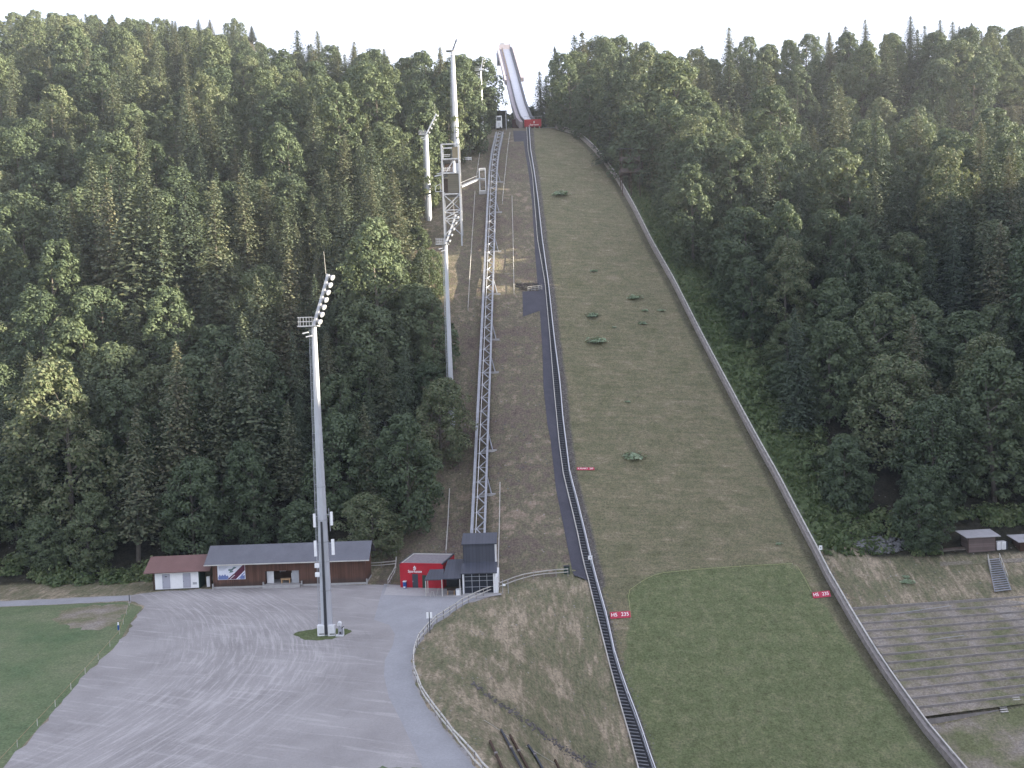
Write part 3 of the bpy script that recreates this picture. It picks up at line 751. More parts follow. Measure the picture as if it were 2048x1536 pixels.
# shrubs ------------------------------------------------------------------
def shrub_mesh(seed, n=170, r=1.0, h=.9, size=.16, mat='bush'):
    q = np.random.default_rng(seed); d = unit(q.normal(size=(n, 3))); d[:, 2] = np.abs(d[:, 2])
    c = d * q.uniform(.25, 1.2, (n, 1)) ** .8 * np.array([r, r, h]) * (1 + .25 * np.sin(np.arctan2(d[:, 1:2], d[:, :1]) * 3 + seed)); nn = unit(d + [0, 0, .6] + q.normal(size=(n, 3)) * .5)
    return quadmesh('foliage', leaf_quads(c, nn, q.uniform(.7, 1.3, n) * size, q), mat)
SHM = [shrub_mesh(300 + i, 220, 1, .75, .19) for i in range(4)]
SHW = [shrub_mesh(320 + i, 420, 1, 1.0, .17, 'weed') for i in range(4)]
def shrub(px, py, w, label, group=None, mesh=None, hh=1.0, name='shrub', cat='shrub'):
    p = G(px, py); o = thing(name, label, cat, p, group, rng.uniform(0, 6.28)); r = w * p[1] / F / 2
    o.scale = (r, r, r * hh)
    c = bpy.data.objects.new('foliage', mesh or SHM[rng.randrange(4)]); COL.objects.link(c); c.parent = o
    return o
for px, py, w, lab in [(1120,391,32,'flat green shrub highest up on the landing slope'),(1186,543,16,'small dark green shrub in the upper middle of the landing slope'),(1268,597,26,'grey green shrub right of the slope middle, level with the paved pad'),
        (1184,633,26,'green shrub above the largest left shrub on the landing slope'),(1285,648,18,'small green shrub below the grey green one on the slope'),(1322,622,14,'small pale shrub nearest the wall on the middle slope'),
        (1193,684,36,'wide green shrub on the left half of the landing slope'),(1255,804,12,'tiny lone shrub in the middle of the landing slope'),(1268,915,42,'largest round shrub low on the landing slope'),
        (1557,1088,13,'small pale flowering clump by the mown line below the wall'),(1228,655,9,'tiny tuft between two shrubs on the landing slope'),(1290,622,14,'sparse dry tuft beside the small pale shrub'),(1816,1164,24,'green shrub alone on the grass embankment above the terraces'),(1812,1154,14,'smaller upright shrub touching the embankment shrub')]:
    shrub(px, py, w * 1.1, lab, hh=.6)
WB = [(1150,262),(1200,305),(1250,368),(1285,425),(1318,490),(1362,570),(1418,680),(1475,785),(1520,870),(1570,960),(1610,1040)]
wbp = gpath(WB, 2.6)
for i, p in enumerate(wbp):
    for q in range(2):
        off = rng.uniform(3.5, 13); x, y = p[0] + off, p[1] + rng.uniform(-2, 2)
        qx, qy, _ = proj(x, y, g(x, y)); 
        low = qy > 700
        lab = 'leafy shrub in the green strip between the wooden wall and the forest, ' + ('lower half' if low else 'upper half')
        o = thing('shrub', lab, 'shrub', (x, y, g(x, y)), 'shrubs along the wooden wall, ' + ('lower half' if low else 'upper half'), rng.uniform(0, 6.28))
        r = rng.uniform(.6, 1.5) + .06 * off; o.scale = (r, r, r * rng.uniform(.7, 1.2))
        c = bpy.data.objects.new('foliage', SHW[rng.randrange(4)]); COL.objects.link(c); c.parent = o
for i in range(46):
    px = rng.uniform(0, 300); p = at0(px, 1172 - rng.uniform(0, 14)); x, y = p[0], max(158, p[1]) + rng.uniform(-1.5, 3)
    o = thing('shrub', 'low leafy shrub at the forest foot left of the white doored hut', 'shrub', (x, y, g(x, y)), 'shrubs at the forest foot left of the hut', rng.uniform(0, 6.28))
    r = rng.uniform(.9, 2.0); o.scale = (r, r, r * rng.uniform(.8, 1.3))
    c = bpy.data.objects.new('foliage', SHW[rng.randrange(4)]); COL.objects.link(c); c.parent = o
for i in range(44):
    x = rng.uniform(64, 106); y = rng.uniform(159, 164) if x < 78 else HUTY + rng.uniform(6, 10)
    qx, qy, _ = proj(x, y, g(x, y))
    if 1700 < qx < 1815: y += 5
    o = thing('shrub', 'bushy shrub at the right forest foot behind the stone pile and hut', 'shrub', (x, y, g(x, y)), 'shrubs at the right forest foot', rng.uniform(0, 6.28))
    r = rng.uniform(1.0, 2.2); o.scale = (r, r, r * rng.uniform(.9, 1.4))
    c = bpy.data.objects.new('foliage', SHW[rng.randrange(4)]); COL.objects.link(c); c.parent = o
# uncountable ground plants: tufts of grass and weeds on hillside, bank and meadow
def tufts(name, n, fn, size, mat, hs=1.0):
    C = []; q = np.random.default_rng(hash(name) % 1000 if False else len(name) * 31)
    xs_, ys_ = fn(q, n); z = hz(xs_, ys_)
    V = []
    for j in range(3):
        a = q.uniform(0, 6.28, len(xs_)); s = size * q.uniform(.6, 1.5, len(xs_)); dx = np.cos(a) * s; dy = np.sin(a) * s; hh = s * hs * q.uniform(.6, 1.4, len(xs_))
        lx = q.normal(0, .5, len(xs_)) * s; ly = q.normal(0, .5, len(xs_)) * s
        V.append(np.stack([np.stack([xs_ - dx * .5, ys_ - dy * .5, z - .03], -1), np.stack([xs_ + dx * .5, ys_ + dy * .5, z - .03], -1), np.stack([xs_ + dx * .35 + lx, ys_ + dy * .35 + ly, z + hh], -1), np.stack([xs_ - dx * .35 + lx, ys_ - dy * .35 + ly, z + hh * .8], -1)], 1).reshape(-1, 3))
    me = quadmesh(name, np.vstack(V), mat); o = bpy.data.objects.new(name, me); COL.objects.link(o); tag(o, kind='stuff')
MAT['drygrass'] = foliage_mat('dry_grass', [(.1, (.065, .06, .035)), (.45, (.11, .10, .055)), (.8, (.18, .145, .09)), (.97, (.26, .21, .15))], .75, .15)
MAT['turf'] = foliage_mat('turf_grass', [(.1, (.055, .075, .03)), (.6, (.09, .108, .05)), (.95, (.14, .14, .08))], .8, .15)
def f_scrub(q, n):
    y = q.uniform(158, 338, n); x = xLB(y) + (al_x(y) - 1 - xLB(y)) * q.random(n); return x, y
al_x = lambda y: np.interp(y, al[:, 1], al[:, 0])
def f_bank(q, n):
    y = q.uniform(84, 152, n); x = xF(y) + 1 + (xLL(y) - xF(y) - 2.4) * q.random(n); return x, y
def f_meadow(q, n):
    y = q.uniform(138, 160, n); x = xR(y) + 2 + q.random(n) * 60; k = hz(x, y) > -6; return x[k], y[k]
def f_side(q, n):
    y = q.uniform(160, 330, n); x = xR(y) + 2.2 + (xRB(y) + 6 - xR(y) - 2) * q.random(n); return x, y
def f_strip(q, n):
    y = q.uniform(112, 150, n); x = xL(y) + 2 + (xR(y) - xL(y) - 3) * q.random(n); return x, y
tufts('strip_weeds', 9000, f_side, .5, 'weed', .9)

# stones ------------------------------------------------------------------
def rocks(name, pts, lo, hi, mat, seed):
    q = np.random.default_rng(seed); mb = MB()
    ico = [(0, 0, 1), (.9, 0, .2), (.3, .85, .25), (-.7, .55, .2), (-.75, -.5, .25), (.3, -.85, .2), (.2, .1, -1)]
    fc = [(0, 1, 2), (0, 2, 3), (0, 3, 4), (0, 4, 5), (0, 5, 1), (6, 2, 1), (6, 3, 2), (6, 4, 3), (6, 5, 4), (6, 1, 5)]
    for x, y in pts:
        r = q.uniform(lo, hi); a = q.uniform(0, 6.28); z = g(x, y); v = []
        for p in ico:
            p = np.array(p) * q.uniform(.7, 1.25, 3) * r; v.append((x + p[0] * math.cos(a) - p[1] * math.sin(a), y + p[0] * math.sin(a) + p[1] * math.cos(a), z + p[2] * .7 + r * .15))
        mb.add(v, fc)
    o = mb.build(name, mat); tag(o, kind='stuff'); return o
q = np.random.default_rng(5)
pl = gpath([(950,1370),(985,1398),(1012,1418),(1045,1438),(1072,1458),(1105,1483),(1140,1508),(1190,1532)], .32)
rocks('rubble_row', [(p[0] + q.normal(0, .5), p[1] + q.normal(0, .5)) for p in pl for _ in range(5)], .10, .30, 'darkstone', 1)
pile = []
while len(pile) < 330:
    px, py = q.uniform(1710, 1815), q.uniform(1074, 1111)
    if ((px - 1765) / 52) ** 2 + ((py - 1090) / 17) ** 2 < 1: pile.append(G(px, py)[:2])
rocks('stone_pile', pile, .2, .55, 'stone', 2)
sc_ = []
for _ in range(420):
    y = q.uniform(158, 230); x = xLB(y) + 3 + (al_x(y) - 1 - xLB(y) - 3) * q.random()
    if nz(x, y, 2.2) > .1: sc_.append((float(x), float(y)))
rocks('loose_stones', sc_, .08, .26, 'stone', 3)
sb = []
for y in np.arange(95, 330, .28):
    sb.append((float(xL(y)) + q.uniform(.3, 1.6), y)); sb.append((float(xR(y)) + q.uniform(.7, 2.3), y))
rocks('edge_stones', sb, .06, .2, 'stone', 4)

# ------------------------------------------------------------------ stairs
def stairs():
    y = np.arange(62, 347, .62)
    l = np.stack([xLL(y), y, hz(xLL(y), y)], -1); r = np.stack([xL(y), y, hz(xL(y), y)], -1)
    base = (l[100] + r[100]) / 2
    t = thing('stairway', 'very long grey metal stairway climbing the left edge of the landing slope', 'stairs', base)
    st = MB(); k = 6
    st.path([p + (0, 0, .30) for p in l[::k]], .14, .42); st.build('stringer', 'rail', t)
    st = MB(); st.path([p + (0, 0, .30) for p in r[::k]], .14, .42); st.build('stringer', 'track', t)
    hr = MB(); hr.path([p + (.06, 0, 1.15) for p in r[::k]], .13, .13)
    for p in r[::k * 2]: hr.bar(p, p + (.06, 0, 1.1), .07)
    hr.build('handrail', 'offwhite', t)
    bk = MB()
    for i in range(0, len(y) - k, k): bk.add([l[i] + (.1, 0, .13), r[i] + (-.1, 0, .13), r[i + k] + (-.1, 0, .13), l[i + k] + (.1, 0, .13)], [(0, 1, 2, 3)])
    bk.build('sub_floor', 'dark', t)
    tr = MB()
    for a, b in zip(l, r): tr.bar(a + (.05, 0, .36), b * .8 + a * .2 + (0, 0, .36), .26, .05)
    o = tr.build('tread', 'tread', t); o['kind'] = 'stuff'
stairs()

# ------------------------------------------------------------------ wall
def wall():
    y = np.arange(62, 346, 1.7); c = np.stack([xR(y), y, hz(xR(y), y)], -1)
    t = thing('wooden_wall', 'long weathered wooden board wall along the right edge of the landing slope', 'wall', c[60])
    brk = march(1745, 1318, ponly)[1]
    bo = MB(); bo.path([p + (0, 0, .52) for p in c[::2]], .12, 1.2); bo.build('board_panel', 'wood', t)
    tr = MB(); tr.path([p + (.62, 0, 1.5) for p in c[::2]], .22, .26); tr.build('top_rail', 'rail', t)
    lo = [p for p in c if p[1] < brk]; up = [p for p in c if p[1] >= brk - 1.7]
    bp = MB(); bp.path([p + (.55, 0, .95) for p in lo], .1, 1.2); bp.build('rear_board', 'timber', t)
    po = MB()
    for p in up: po.box(p + (.58, 0, .8), (.12, .85, 1.3))
    o = po.build('post', 'timber', t); o['kind'] = 'stuff'
    cap = MB(); cap.path([p + (.28, 0, 1.13) for p in c[::2]], .60, .05); cap.build('ledge', 'timber', t)
    bk = MB(); bk.path([p + (.72, 0, .7) for p in c[::2]], .05, .9); bk.build('gap_shade_sheet', 'dark', t)  # dark sheet standing in for the shade in the gaps between posts
wall()

# ------------------------------------------------------------------ path fence
def post_rail(name, label, pts, postmat, railmat, step=2.0, hgt=1.05, rails=(.95, .5), w=.12, gap=None):
    p = resample(pts, step); p = np.c_[p[:, :2], hz(p[:, 0], p[:, 1])]
    t = thing(name, label, 'fence', p[len(p) // 2])
    for i, q_ in enumerate(p):
        MB().box(q_ + (0, 0, hgt / 2 - .1), (w, w, hgt + .2)).build('post', postmat, t)
    for z in rails:
        m = MB(); jit = [RNG.normal(0, .04, 3) for _ in p]; m.path([q_ + (0, -.06, z) + j for q_, j in zip(p, jit)], .12, .13); m.build('rail', railmat, t)
    return t
fpx = [at0(a, b) for a, b in FENCE]
fpx = np.array(fpx); fpx = fpx[np.argsort(fpx[:, 1])]
fpx = np.vstack([[fpx[0, 0] + 3, fpx[0, 1] - 6, 0], fpx])
post_rail('wooden_fence', 'pale split rail wooden fence curving along the outer side of the asphalt path', fpx, 'timber', 'rail', 2.1, 1.25, (1.15, .62), .13)
post_rail('wooden_fence', 'short low wooden fence between the long shed and the red building', np.array([at0(a, b) for a, b in ((734, 1141), (760, 1140), (792, 1138))]), 'timber', 'rail', 2.2, 1.1, (1.0, .5))
post_rail('wooden_fence', 'second pale fence running back toward the hillside beside the red building', np.array([at0(a, b) for a, b in ((776, 1174), (784, 1160), (791, 1145), (795, 1128))]), 'timber', 'rail', 2.4, 1.3, (1.2, .6))

# guide rails on the lift hillside ---------------------------------------
def guide(pix, label, th=.16, h=.9):
    p = gpath(pix, 6., h); t = thing('guide_rail', label, 'rail', p[len(p) // 2] - (0, 0, h))
    MB().path(list(p), th, th, 6).build('rail', 'rail', t)
    for q_ in p[::1]: MB().tube(q_ - (0, 0, h + .1), q_, .05, .05, 6).build('post', 'galv', t)
guide([(1020,264),(1013,320),(1008,365),(1005,402)], 'thin pale rail right of the upper lift track')
guide([(1024,392),(1026,470),(1027,530),(1028,582)], 'thin pale rail above the paved pad right of the lift track')
guide([(975,264),(964,284),(957,322),(953,355)], 'thin rail left of the lift track above the landing portal')
guide([(950,382),(946,448),(943,493),(939,560),(936,614)], 'pale rail left of the lift track below the landing portal')
guide([(899,977),(896,1040),(892,1100)], 'pale pole rail behind the red building', .2)
guide([(1000,964),(999,1040),(997,1100),(995,1160)], 'pale rail beside the dark lift station')

# ------------------------------------------------------------------ lift track
LT = [(956,1075),(963,905),(971,715),(978,540),(983,410),(987,335),(991,302),(996,280),(1000,262)]
def lift():
    c = np.array([G(a, b, 1.9) for a, b in LT]); c = resample(c, 2.2); z = c[:, 2].copy()
    k = np.ones(5) / 5; zz = np.convolve(np.r_[z[0], z[0], z, z[-1], z[-1]], k, 'valid'); c[2:-2, 2] = zz[2:-2]
    d = np.gradient(c, axis=0); d[:, 2] = 0; d /= np.linalg.norm(d, axis=1, keepdims=True); n = np.stack([d[:, 1], -d[:, 0], d[:, 2]], -1)
    w = 1.2
    t = thing('lift_track', 'grey steel lattice track of the inclined lift running up the hillside', 'lift track', c[len(c) // 2] - (0, 0, 2.3))
    l, r = c - n * w, c + n * w; dn = np.array([0, 0, -1.15])
    MB().path(list(l[::2]), .55, .5).build('beam', 'track', t); MB().path(list(r[::2]), .42, .45).build('beam', 'track', t)
    MB().path(list(l[::2] + dn), .24, .24).build('lower_chord', 'track', t); MB().path(list(r[::2] + dn), .24, .24).build('lower_chord', 'track', t)
    MB().path(list((c - n * .45)[::2] + (0, 0, .16)), .10, .16).build('guide_rail', 'offwhite', t)
    br = MB()
    for i in range(len(c) - 1):
        a, b = (c[i] - n[i] * .4, r[i + 1]) if i % 2 else (r[i], c[i + 1] - n[i + 1] * .4)
        br.bar(a, b, .2, .16)
        if i % 2: br.bar(l[i], r[i], .12, .12)
        for q_ in (l, r): br.bar(q_[i], q_[i + 1] + dn if i % 2 else q_[i], .1) if i % 2 else br.bar(q_[i] + dn, q_[i + 1], .1)
    o = br.build('bracing', 'galv', t); o['kind'] = 'stuff'
    # supports
    for py in (945, 858, 715, 648, 560, 470, 400, 340):
        i = int(np.argmin([abs(float(proj(*q_)[1]) - py) for q_ in c])); q_ = c[i]; gz = g(q_[0], q_[1])
        m = MB(); foot = np.array([q_[0] + 2.2, q_[1] - 3.5, 0]); foot[2] = g(foot[0], foot[1])
        m.tube(r[i] + (0, 0, -.2), foot, .13, .13, 6); m.tube(l[i] + dn, (l[i][0], l[i][1], g(l[i][0], l[i][1]) - .2), .12, .12, 6); m.tube(r[i] + dn, (r[i][0], r[i][1], g(r[i][0], r[i][1]) - .2), .12, .12, 6)
        m.build('support', 'track', t)
        f = MB(); f.bar((q_[0] - 1.6, q_[1] - 3.2, gz - 1.9), (q_[0] + 2.8, q_[1] - 3.2, gz - 1.9), .5, .5)
        f = MB(); f.box((q_[0] + 1.4, q_[1] - 3.4, foot[2] + .1), (3.2, .5, .5)); f.build('footing', 'concrete', t)
    return c
LC = lift()

# ------------------------------------------------------------------ text / logo helpers
def text(name, s, size, mat, parent, origin, right, up, ext=.02):
    """flat lettering centred on origin, in world directions right/up"""
    cu = bpy.data.curves.new(name, 'FONT'); cu.body = s; cu.size = size; cu.align_x = 'CENTER'; cu.align_y = 'CENTER'; cu.extrude = ext
    o = bpy.data.objects.new(name, cu); COL.objects.link(o)
    bpy.context.view_layer.update()
    me = bpy.data.meshes.new_from_object(o.evaluated_get(bpy.context.evaluated_depsgraph_get())); bpy.data.objects.remove(o)
    me.name = name; me.materials.clear(); me.materials.append(MAT[mat])
    r, u = Vector(right).normalized(), Vector(up).normalized(); n = r.cross(u)
    mm = Matrix((r, u, n)).transposed(); pl = Vector(world_loc(parent))
    for v in me.vertices: v.co = mm @ v.co + Vector(origin) - pl
    ob = bpy.data.objects.new(name, me); COL.objects.link(ob); ob.parent = parent; return ob
def emblem(parent, c, r, right, up, out, mat='white'):
    """white s-shaped bank emblem with a dot above"""
    right, up, out, c = [np.array(v, float) for v in (right, up, out, c)]
    m = MB(); seq = [(.9, .75), (-.55, .75), (-.8, .45), (-.55, .15), (.55, .1), (.8, -.25), (.55, -.65), (-.9, -.65)]
    P3 = [c + right * (a * r) + up * (b * r) for a, b in seq]
    for a, b in zip(P3[:-1], P3[1:]): m.bar(a, b, r * .42, r * .3)
    a = np.linspace(0, 2 * math.pi, 13)[:-1]
    cc_ = c + up * (1.35 * r); ring = [cc_ + right * (math.cos(t) * r * .34) + up * (math.sin(t) * r * .34) + out * .05 for t in a]
    m.add(ring, [tuple(range(12))])
    return m.build('emblem', mat, parent)

# ------------------------------------------------------------------ buildings on the lot
def local(o, d, n):  # helper for oriented boxes: o origin, d along front (unit), n towards the back (unit)
    return lambda a, b, z: np.array([o[0] + d[0] * a + n[0] * b, o[1] + d[1] * a + n[1] * b, z])
def frame2(p, q):
    d = (q - p)[:2]; L = np.linalg.norm(d); d = d / L; return L, d, np.array([-d[1], d[0]])
def obx(Lf, a0, a1, b0, b1, z0, z1, mb=None):
    mb = mb or MB(); v = [Lf(a, b, z) for z in (z0, z1) for a, b in ((a0, b0), (a1, b0), (a1, b1), (a0, b1))]
    return mb.add(v, [(3, 2, 1, 0), (4, 5, 6, 7), (0, 1, 5, 4), (1, 2, 6, 5), (2, 3, 7, 6), (3, 0, 4, 7)])
def wpart(name, mb, mat, t): return mb.build(name, mat, t)

def shed():
    p, q_ = at0(427, 1178), at0(733, 1168); L, d, n = frame2(p, q_); Lf = local(p, d, n)
    t = thing('wooden_shed', 'long brown board shed with grey roof behind the front floodlight mast', 'shed', p)
    a0, a1 = 9.0, 14.8   # the open bay
    D, E = 5.2, 4.35
    obx(Lf, 0, a0, 0, D, .35, E).build('wall', 'boards', t)
    obx(Lf, a1, L, 0, D, .35, E).build('wall', 'boards', t)
    m = obx(Lf, a0, a1, 3.2, D, .35, E); m.build('bay_wall', 'darkwood', t)
    obx(Lf, a0, a1, 0.004, 3.2, 2.75, E).build('lintel', 'boards', t)
    obx(Lf, a0 - .3, a1 + .3, -.9, 3.2, 0, .5).build('bay_floor', 'concrete', t)
    obx(Lf, -.05, a0 - .3, -.03, D, 0, .35).build('plinth', 'concrete', t); obx(Lf, a1 + .3, L + .05, -.03, D, 0, .35).build('plinth', 'concrete', t)
    for a in (-.12, a0 - .45, a1 + .35, L): obx(Lf, a, a + .22, -.28, -.035, 0, .95).build('kerb_stone', 'concrete', t)
    obx(Lf, a0 + .12, a0 + 1.3, .6, .7, .52, 2.7).build('door', 'offwhite', t)
    obx(Lf, a1 - 1.35, a1 - .1, .5, .6, .52, 2.7).build('door', 'galv', t)
    RH = 2.45
    for (b0, b1, z0, z1) in ((-1.0, D / 2, E - .12, E + RH), (D / 2, D + 1.0, E + RH, E - .12)):
        m = MB(); m.quadprism([Lf(-1.1, b0, z0 + .14), Lf(L + .8, b0, z0 + .14), Lf(L + .8, b1, z1 + .14), Lf(-1.1, b1, z1 + .14)], .14); m.build('roof', 'greyroof', t)
    m = MB(); m.bar(Lf(-1.12, -1.06, E - .02), Lf(L + .82, -1.06, E - .02), .12, .16); m.build('gutter', 'rail', t)
    for a in (.005, L - .005): MB().add([Lf(a, 0, E), Lf(a, D, E), Lf(a, D / 2, E + RH - .1)], [(0, 1, 2)]).build('gable', 'boards', t)
    # things standing in the open bay
    o = thing('wooden_bench', 'light wooden bench in the open bay of the shed', 'bench', Lf(a0 + 3.3, .6, .5))
    obx(Lf, a0 + 2.5, a0 + 4.2, .3, .9, 1.15, 1.3).build('top', 'lightwood', o)
    obx(Lf, a0 + 2.7, a0 + 4.0, .85, .9, .9, 1.1).build('back_panel', 'lightwood', o)
    for a in (2.6, 3.95): obx(Lf, a0 + a, a0 + a + .14, .35, .85, .5, 1.15).build('leg', 'lightwood', o)
    o = thing('shelf_rack', 'white framed rack beside the bench in the open bay', 'rack', Lf(a0 + 4.5, 1, .5))
    for a in (4.35, 5.0 - .1): obx(Lf, a0 + a - .1, a0 + a + .02, .9, 1.0, .5, 2.1).build('post', 'offwhite', o)
    obx(Lf, a0 + 4.27, a0 + 4.95, .88, 1.4, 1.7, 1.8).build('shelf', 'offwhite', o); obx(Lf, a0 + 4.27, a0 + 4.95, .88, 1.4, .62, .8).build('shelf', 'offwhite', o)
    o = thing('wall_shelf', 'narrow pale shelf on the back wall of the open bay', 'shelf', Lf(a0 + 2.2, 3.05, 2.0))
    obx(Lf, a0 + 1.7, a0 + 2.8, 2.8, 3.19, 2.0, 2.12).build('board', 'offwhite', o); obx(Lf, a0 + 1.75, a0 + 1.85, 2.9, 3.19, 1.8, 2.0).build('bracket', 'galv', o)
    # banner
    b0, b1, z0, z1 = .85, 5.6, 1.55, 4.05
    o = thing('banner', 'large printed winter sports banner with dark red diagonal on the shed wall', 'banner', Lf(b0, -.02, z0))
    obx(Lf, b0, b1, -.045, -.008, z0, z1).build('panel', MATB['base'], o)
    def poly(pts, k, off): return MB().add([Lf(b0 + (b1 - b0) * u_, -.05 - off, z0 + (z1 - z0) * w_) for u_, w_ in pts], [tuple(range(len(pts)))])
    poly([(.38, .02), (.66, .02), (.99, .62), (.99, .98), (.92, .98)], 0, .004).build('stripe', MATB['maroon'], o)
    poly([(.34, .02), (.38, .02), (.60, .36), (.57, .38)], 0, .008).build('stripe', MATB['maroon'], o)
    poly([(.42, .02), (.45, .02), (.63, .3), (.6, .31)], 0, .012).build('stripe', MATB['pale'], o)
    poly([(.72, .02), (.76, .02), (.98, .4), (.98, .48)], 0, .012).build('stripe', MATB['blue'], o)
    poly([(.02, .02), (.34, .02), (.40, .16), (.36, .3), (.31, .24), (.27, .4), (.22, .26), (.17, .36), (.12, .25), (.08, .38), (.02, .2)], 0, .006).build('forest_print', MATB['blue'], o)
    poly([(.80, .02), (.98, .02), (.98, .3), (.92, .24), (.88, .36), (.84, .2)], 0, .016).build('forest_print', MATB['blue'], o)
    poly([(.38, .64), (.46, .58), (.6, .66), (.70, .84), (.6, .88), (.52, .74), (.4, .72)], 0, .01).build('figure', MATB['green'], o)
    poly([(.55, .58), (.64, .6), (.7, .72), (.66, .78), (.58, .7)], 0, .014).build('figure', MATB['pale'], o)
    poly([(.42, .46), (.54, .5), (.6, .6), (.46, .6)], 0, .013).build('figure', MATB['green'], o)
    for k in range(4): poly([(.05, .9 - .07 * k), (.40 - .05 * k, .9 - .07 * k), (.40 - .05 * k, .87 - .07 * k), (.05, .87 - .07 * k)], 0, .005).build('text_line', MATB['grey'], o)
    return Lf, L
MATB = {'base': pm('banner_base', (.66, .67, .75), .08, .6, .5), 'maroon': pm('banner_maroon', (.10, .02, .045), .25, 3, .5), 'blue': pm('banner_blue', (.13, .17, .36), .2, 2, .5),
        'green': pm('banner_green', (.12, .18, .19), .3, 3, .5), 'pale': pm('banner_pale', (.72, .68, .74), .08, 2, .5), 'grey': pm('banner_grey', (.38, .39, .45), .3, 6, .5)}
SL, SLEN = shed()

def hut():
    p, q_ = at0(311, 1181), at0(398, 1177); L, d, n = frame2(p, q_); Lf = local(p, d, n)
    t = thing('hut', 'white fronted hut with brown roof and two grey doors left of the shed', 'hut', p)
    D, E = 3.2, 3.15
    obx(Lf, 0, L, 0, D, .15, E).build('wall', 'white', t)
    obx(Lf, -.35, -.003, .0, D, 0, E).build('side_wall', 'darkwood', t); obx(Lf, L + .003, L + .2, .0, D, 0, E).build('side_wall', 'greenbox', t)
    obx(Lf, -.05, L, .05, D, 0, .15).build('plinth', 'dark', t)
    for a in (1.25, 4.75):
        dd = obx(Lf, a, a + 1.3, -.06, .003, .25, 2.75).build('door', 'offwhite', t); dd.data.materials[0] = MAT['doorgrey']
        obx(Lf, a + .1, a + .16, -.1, -.063, 1.3, 1.5).build('handle', 'dark', dd)
        obx(Lf, a + .5, a + .8, -.075, -.063, 2.25, 2.4).build('vent', 'dark' if a < 2 else 'galv', dd)
    obx(Lf, L - 1.0, L - .3, -.03, .003, .75, 1.15).build('vent_grille', 'galv', t)
    rr = 2.0
    for (b0, b1, z0, z1) in ((-1.1, D / 2 + 1.2, E, E + rr), (D / 2 + 1.2, D + 1.6, E + rr, E + .3)):
        MB().quadprism([Lf(-1.5, b0, z0 + .14), Lf(L + 2.3, b0, z0 + .14), Lf(L + 2.3, b1, z1 + .14), Lf(-1.5, b1, z1 + .14)], .14).build('roof', 'brownroof', t)
    b = thing('gas_cabinet', 'small pale cabinet between the hut and the shed', 'cabinet', Lf(L + 1.6, .5, 0))
    obx(Lf, L + 1.25, L + 1.8, .3, .8, .15, 1.9).build('body', 'offwhite', b); obx(Lf, L + 1.82, L + 2.05, .3, .9, 0, 2.0).build('post', 'darkwood', b); obx(Lf, L + 1.3, L + 1.75, .27, .297, .4, 1.7).build('door', 'offwhite', b)
MAT['doorgrey'] = pm('grey_door', (.36, .36, .42), .08, 2, .5)
hut()

def red_building():
    p, q_ = at0(801, 1175), at0(887, 1177); L, d, n = frame2(p, q_); Lf = local(p, d, n)
    t = thing('kiosk_building', 'flat roofed red building with white emblem over its door', 'building', p)
    D, E = 7.2, 4.0
    obx(Lf, 0, L, 0, D, 0, E).build('wall', 'red', t)
    obx(Lf, .25, L - .25, .25, D - .25, E - .02, E + .05).build('roof', 'roofgravel', t)
    m = obx(Lf, -.06, .2, -.06, D, E, E + .18); obx(Lf, L - .2, L + .06, -.06, D, E, E + .18, m); obx(Lf, .2, L - .2, D - .2, D + .06, E, E + .18, m); m.build('parapet', 'charcoal', t)
    obx(Lf, .2, L - .2, -.06, .2, E + .003, E + .16).build('parapet', 'red', t)
    m = obx(Lf, .2, .38, .2, D - .2, E + .05, E + .15); obx(Lf, .38, L - .2, D - .4, D - .2, E + .05, E + .15, m); m.build('roof_edging', 'rail', t)
    dd = obx(Lf, 2.15, 3.15, -.05, .003, .05, 2.35).build('door', 'charcoal', t); obx(Lf, 2.22, 2.28, -.1, -.053, 1.0, 1.2).build('handle', 'galv', dd)
    obx(Lf, 3.9, 4.6, -.05, .003, .05, 2.2).build('door', 'greenbox', t)
    c = Lf(2.65, -.06, 3.42); R3 = (d[0], d[1], 0); out = (-n[0], -n[1], 0)
    emblem(t, Lf(2.65, -.10, 3.3), .27, R3, (0, 0, 1), out)
    text('sign_lettering', 'Sparkasse', .62, 'signwhite', t, Lf(2.65, -.05, 2.78), R3, (0, 0, 1))
    b = thing('waste_bin', 'blue waste bin against the red building', 'bin', Lf(1.0, -.5, 0))
    obx(Lf, .72, 1.2, -.75, -.25, .1, 1.15).build('body', 'blue', b); obx(Lf, .68, 1.24, -.8, -.2, 1.15, 1.25).build('lid', 'offwhite', b); obx(Lf, .78, 1.14, -.8, -.76, .15, .4).build('foot', 'offwhite', b)
    return Lf, L
MAT['roofgravel'] = pm('roof_gravel', (.20, .18, .19), .25, 2, .9)
MAT['signwhite'] = pm('sign_white', (.85, .85, .86), .04, 2, .5)
RL, RLEN = red_building()

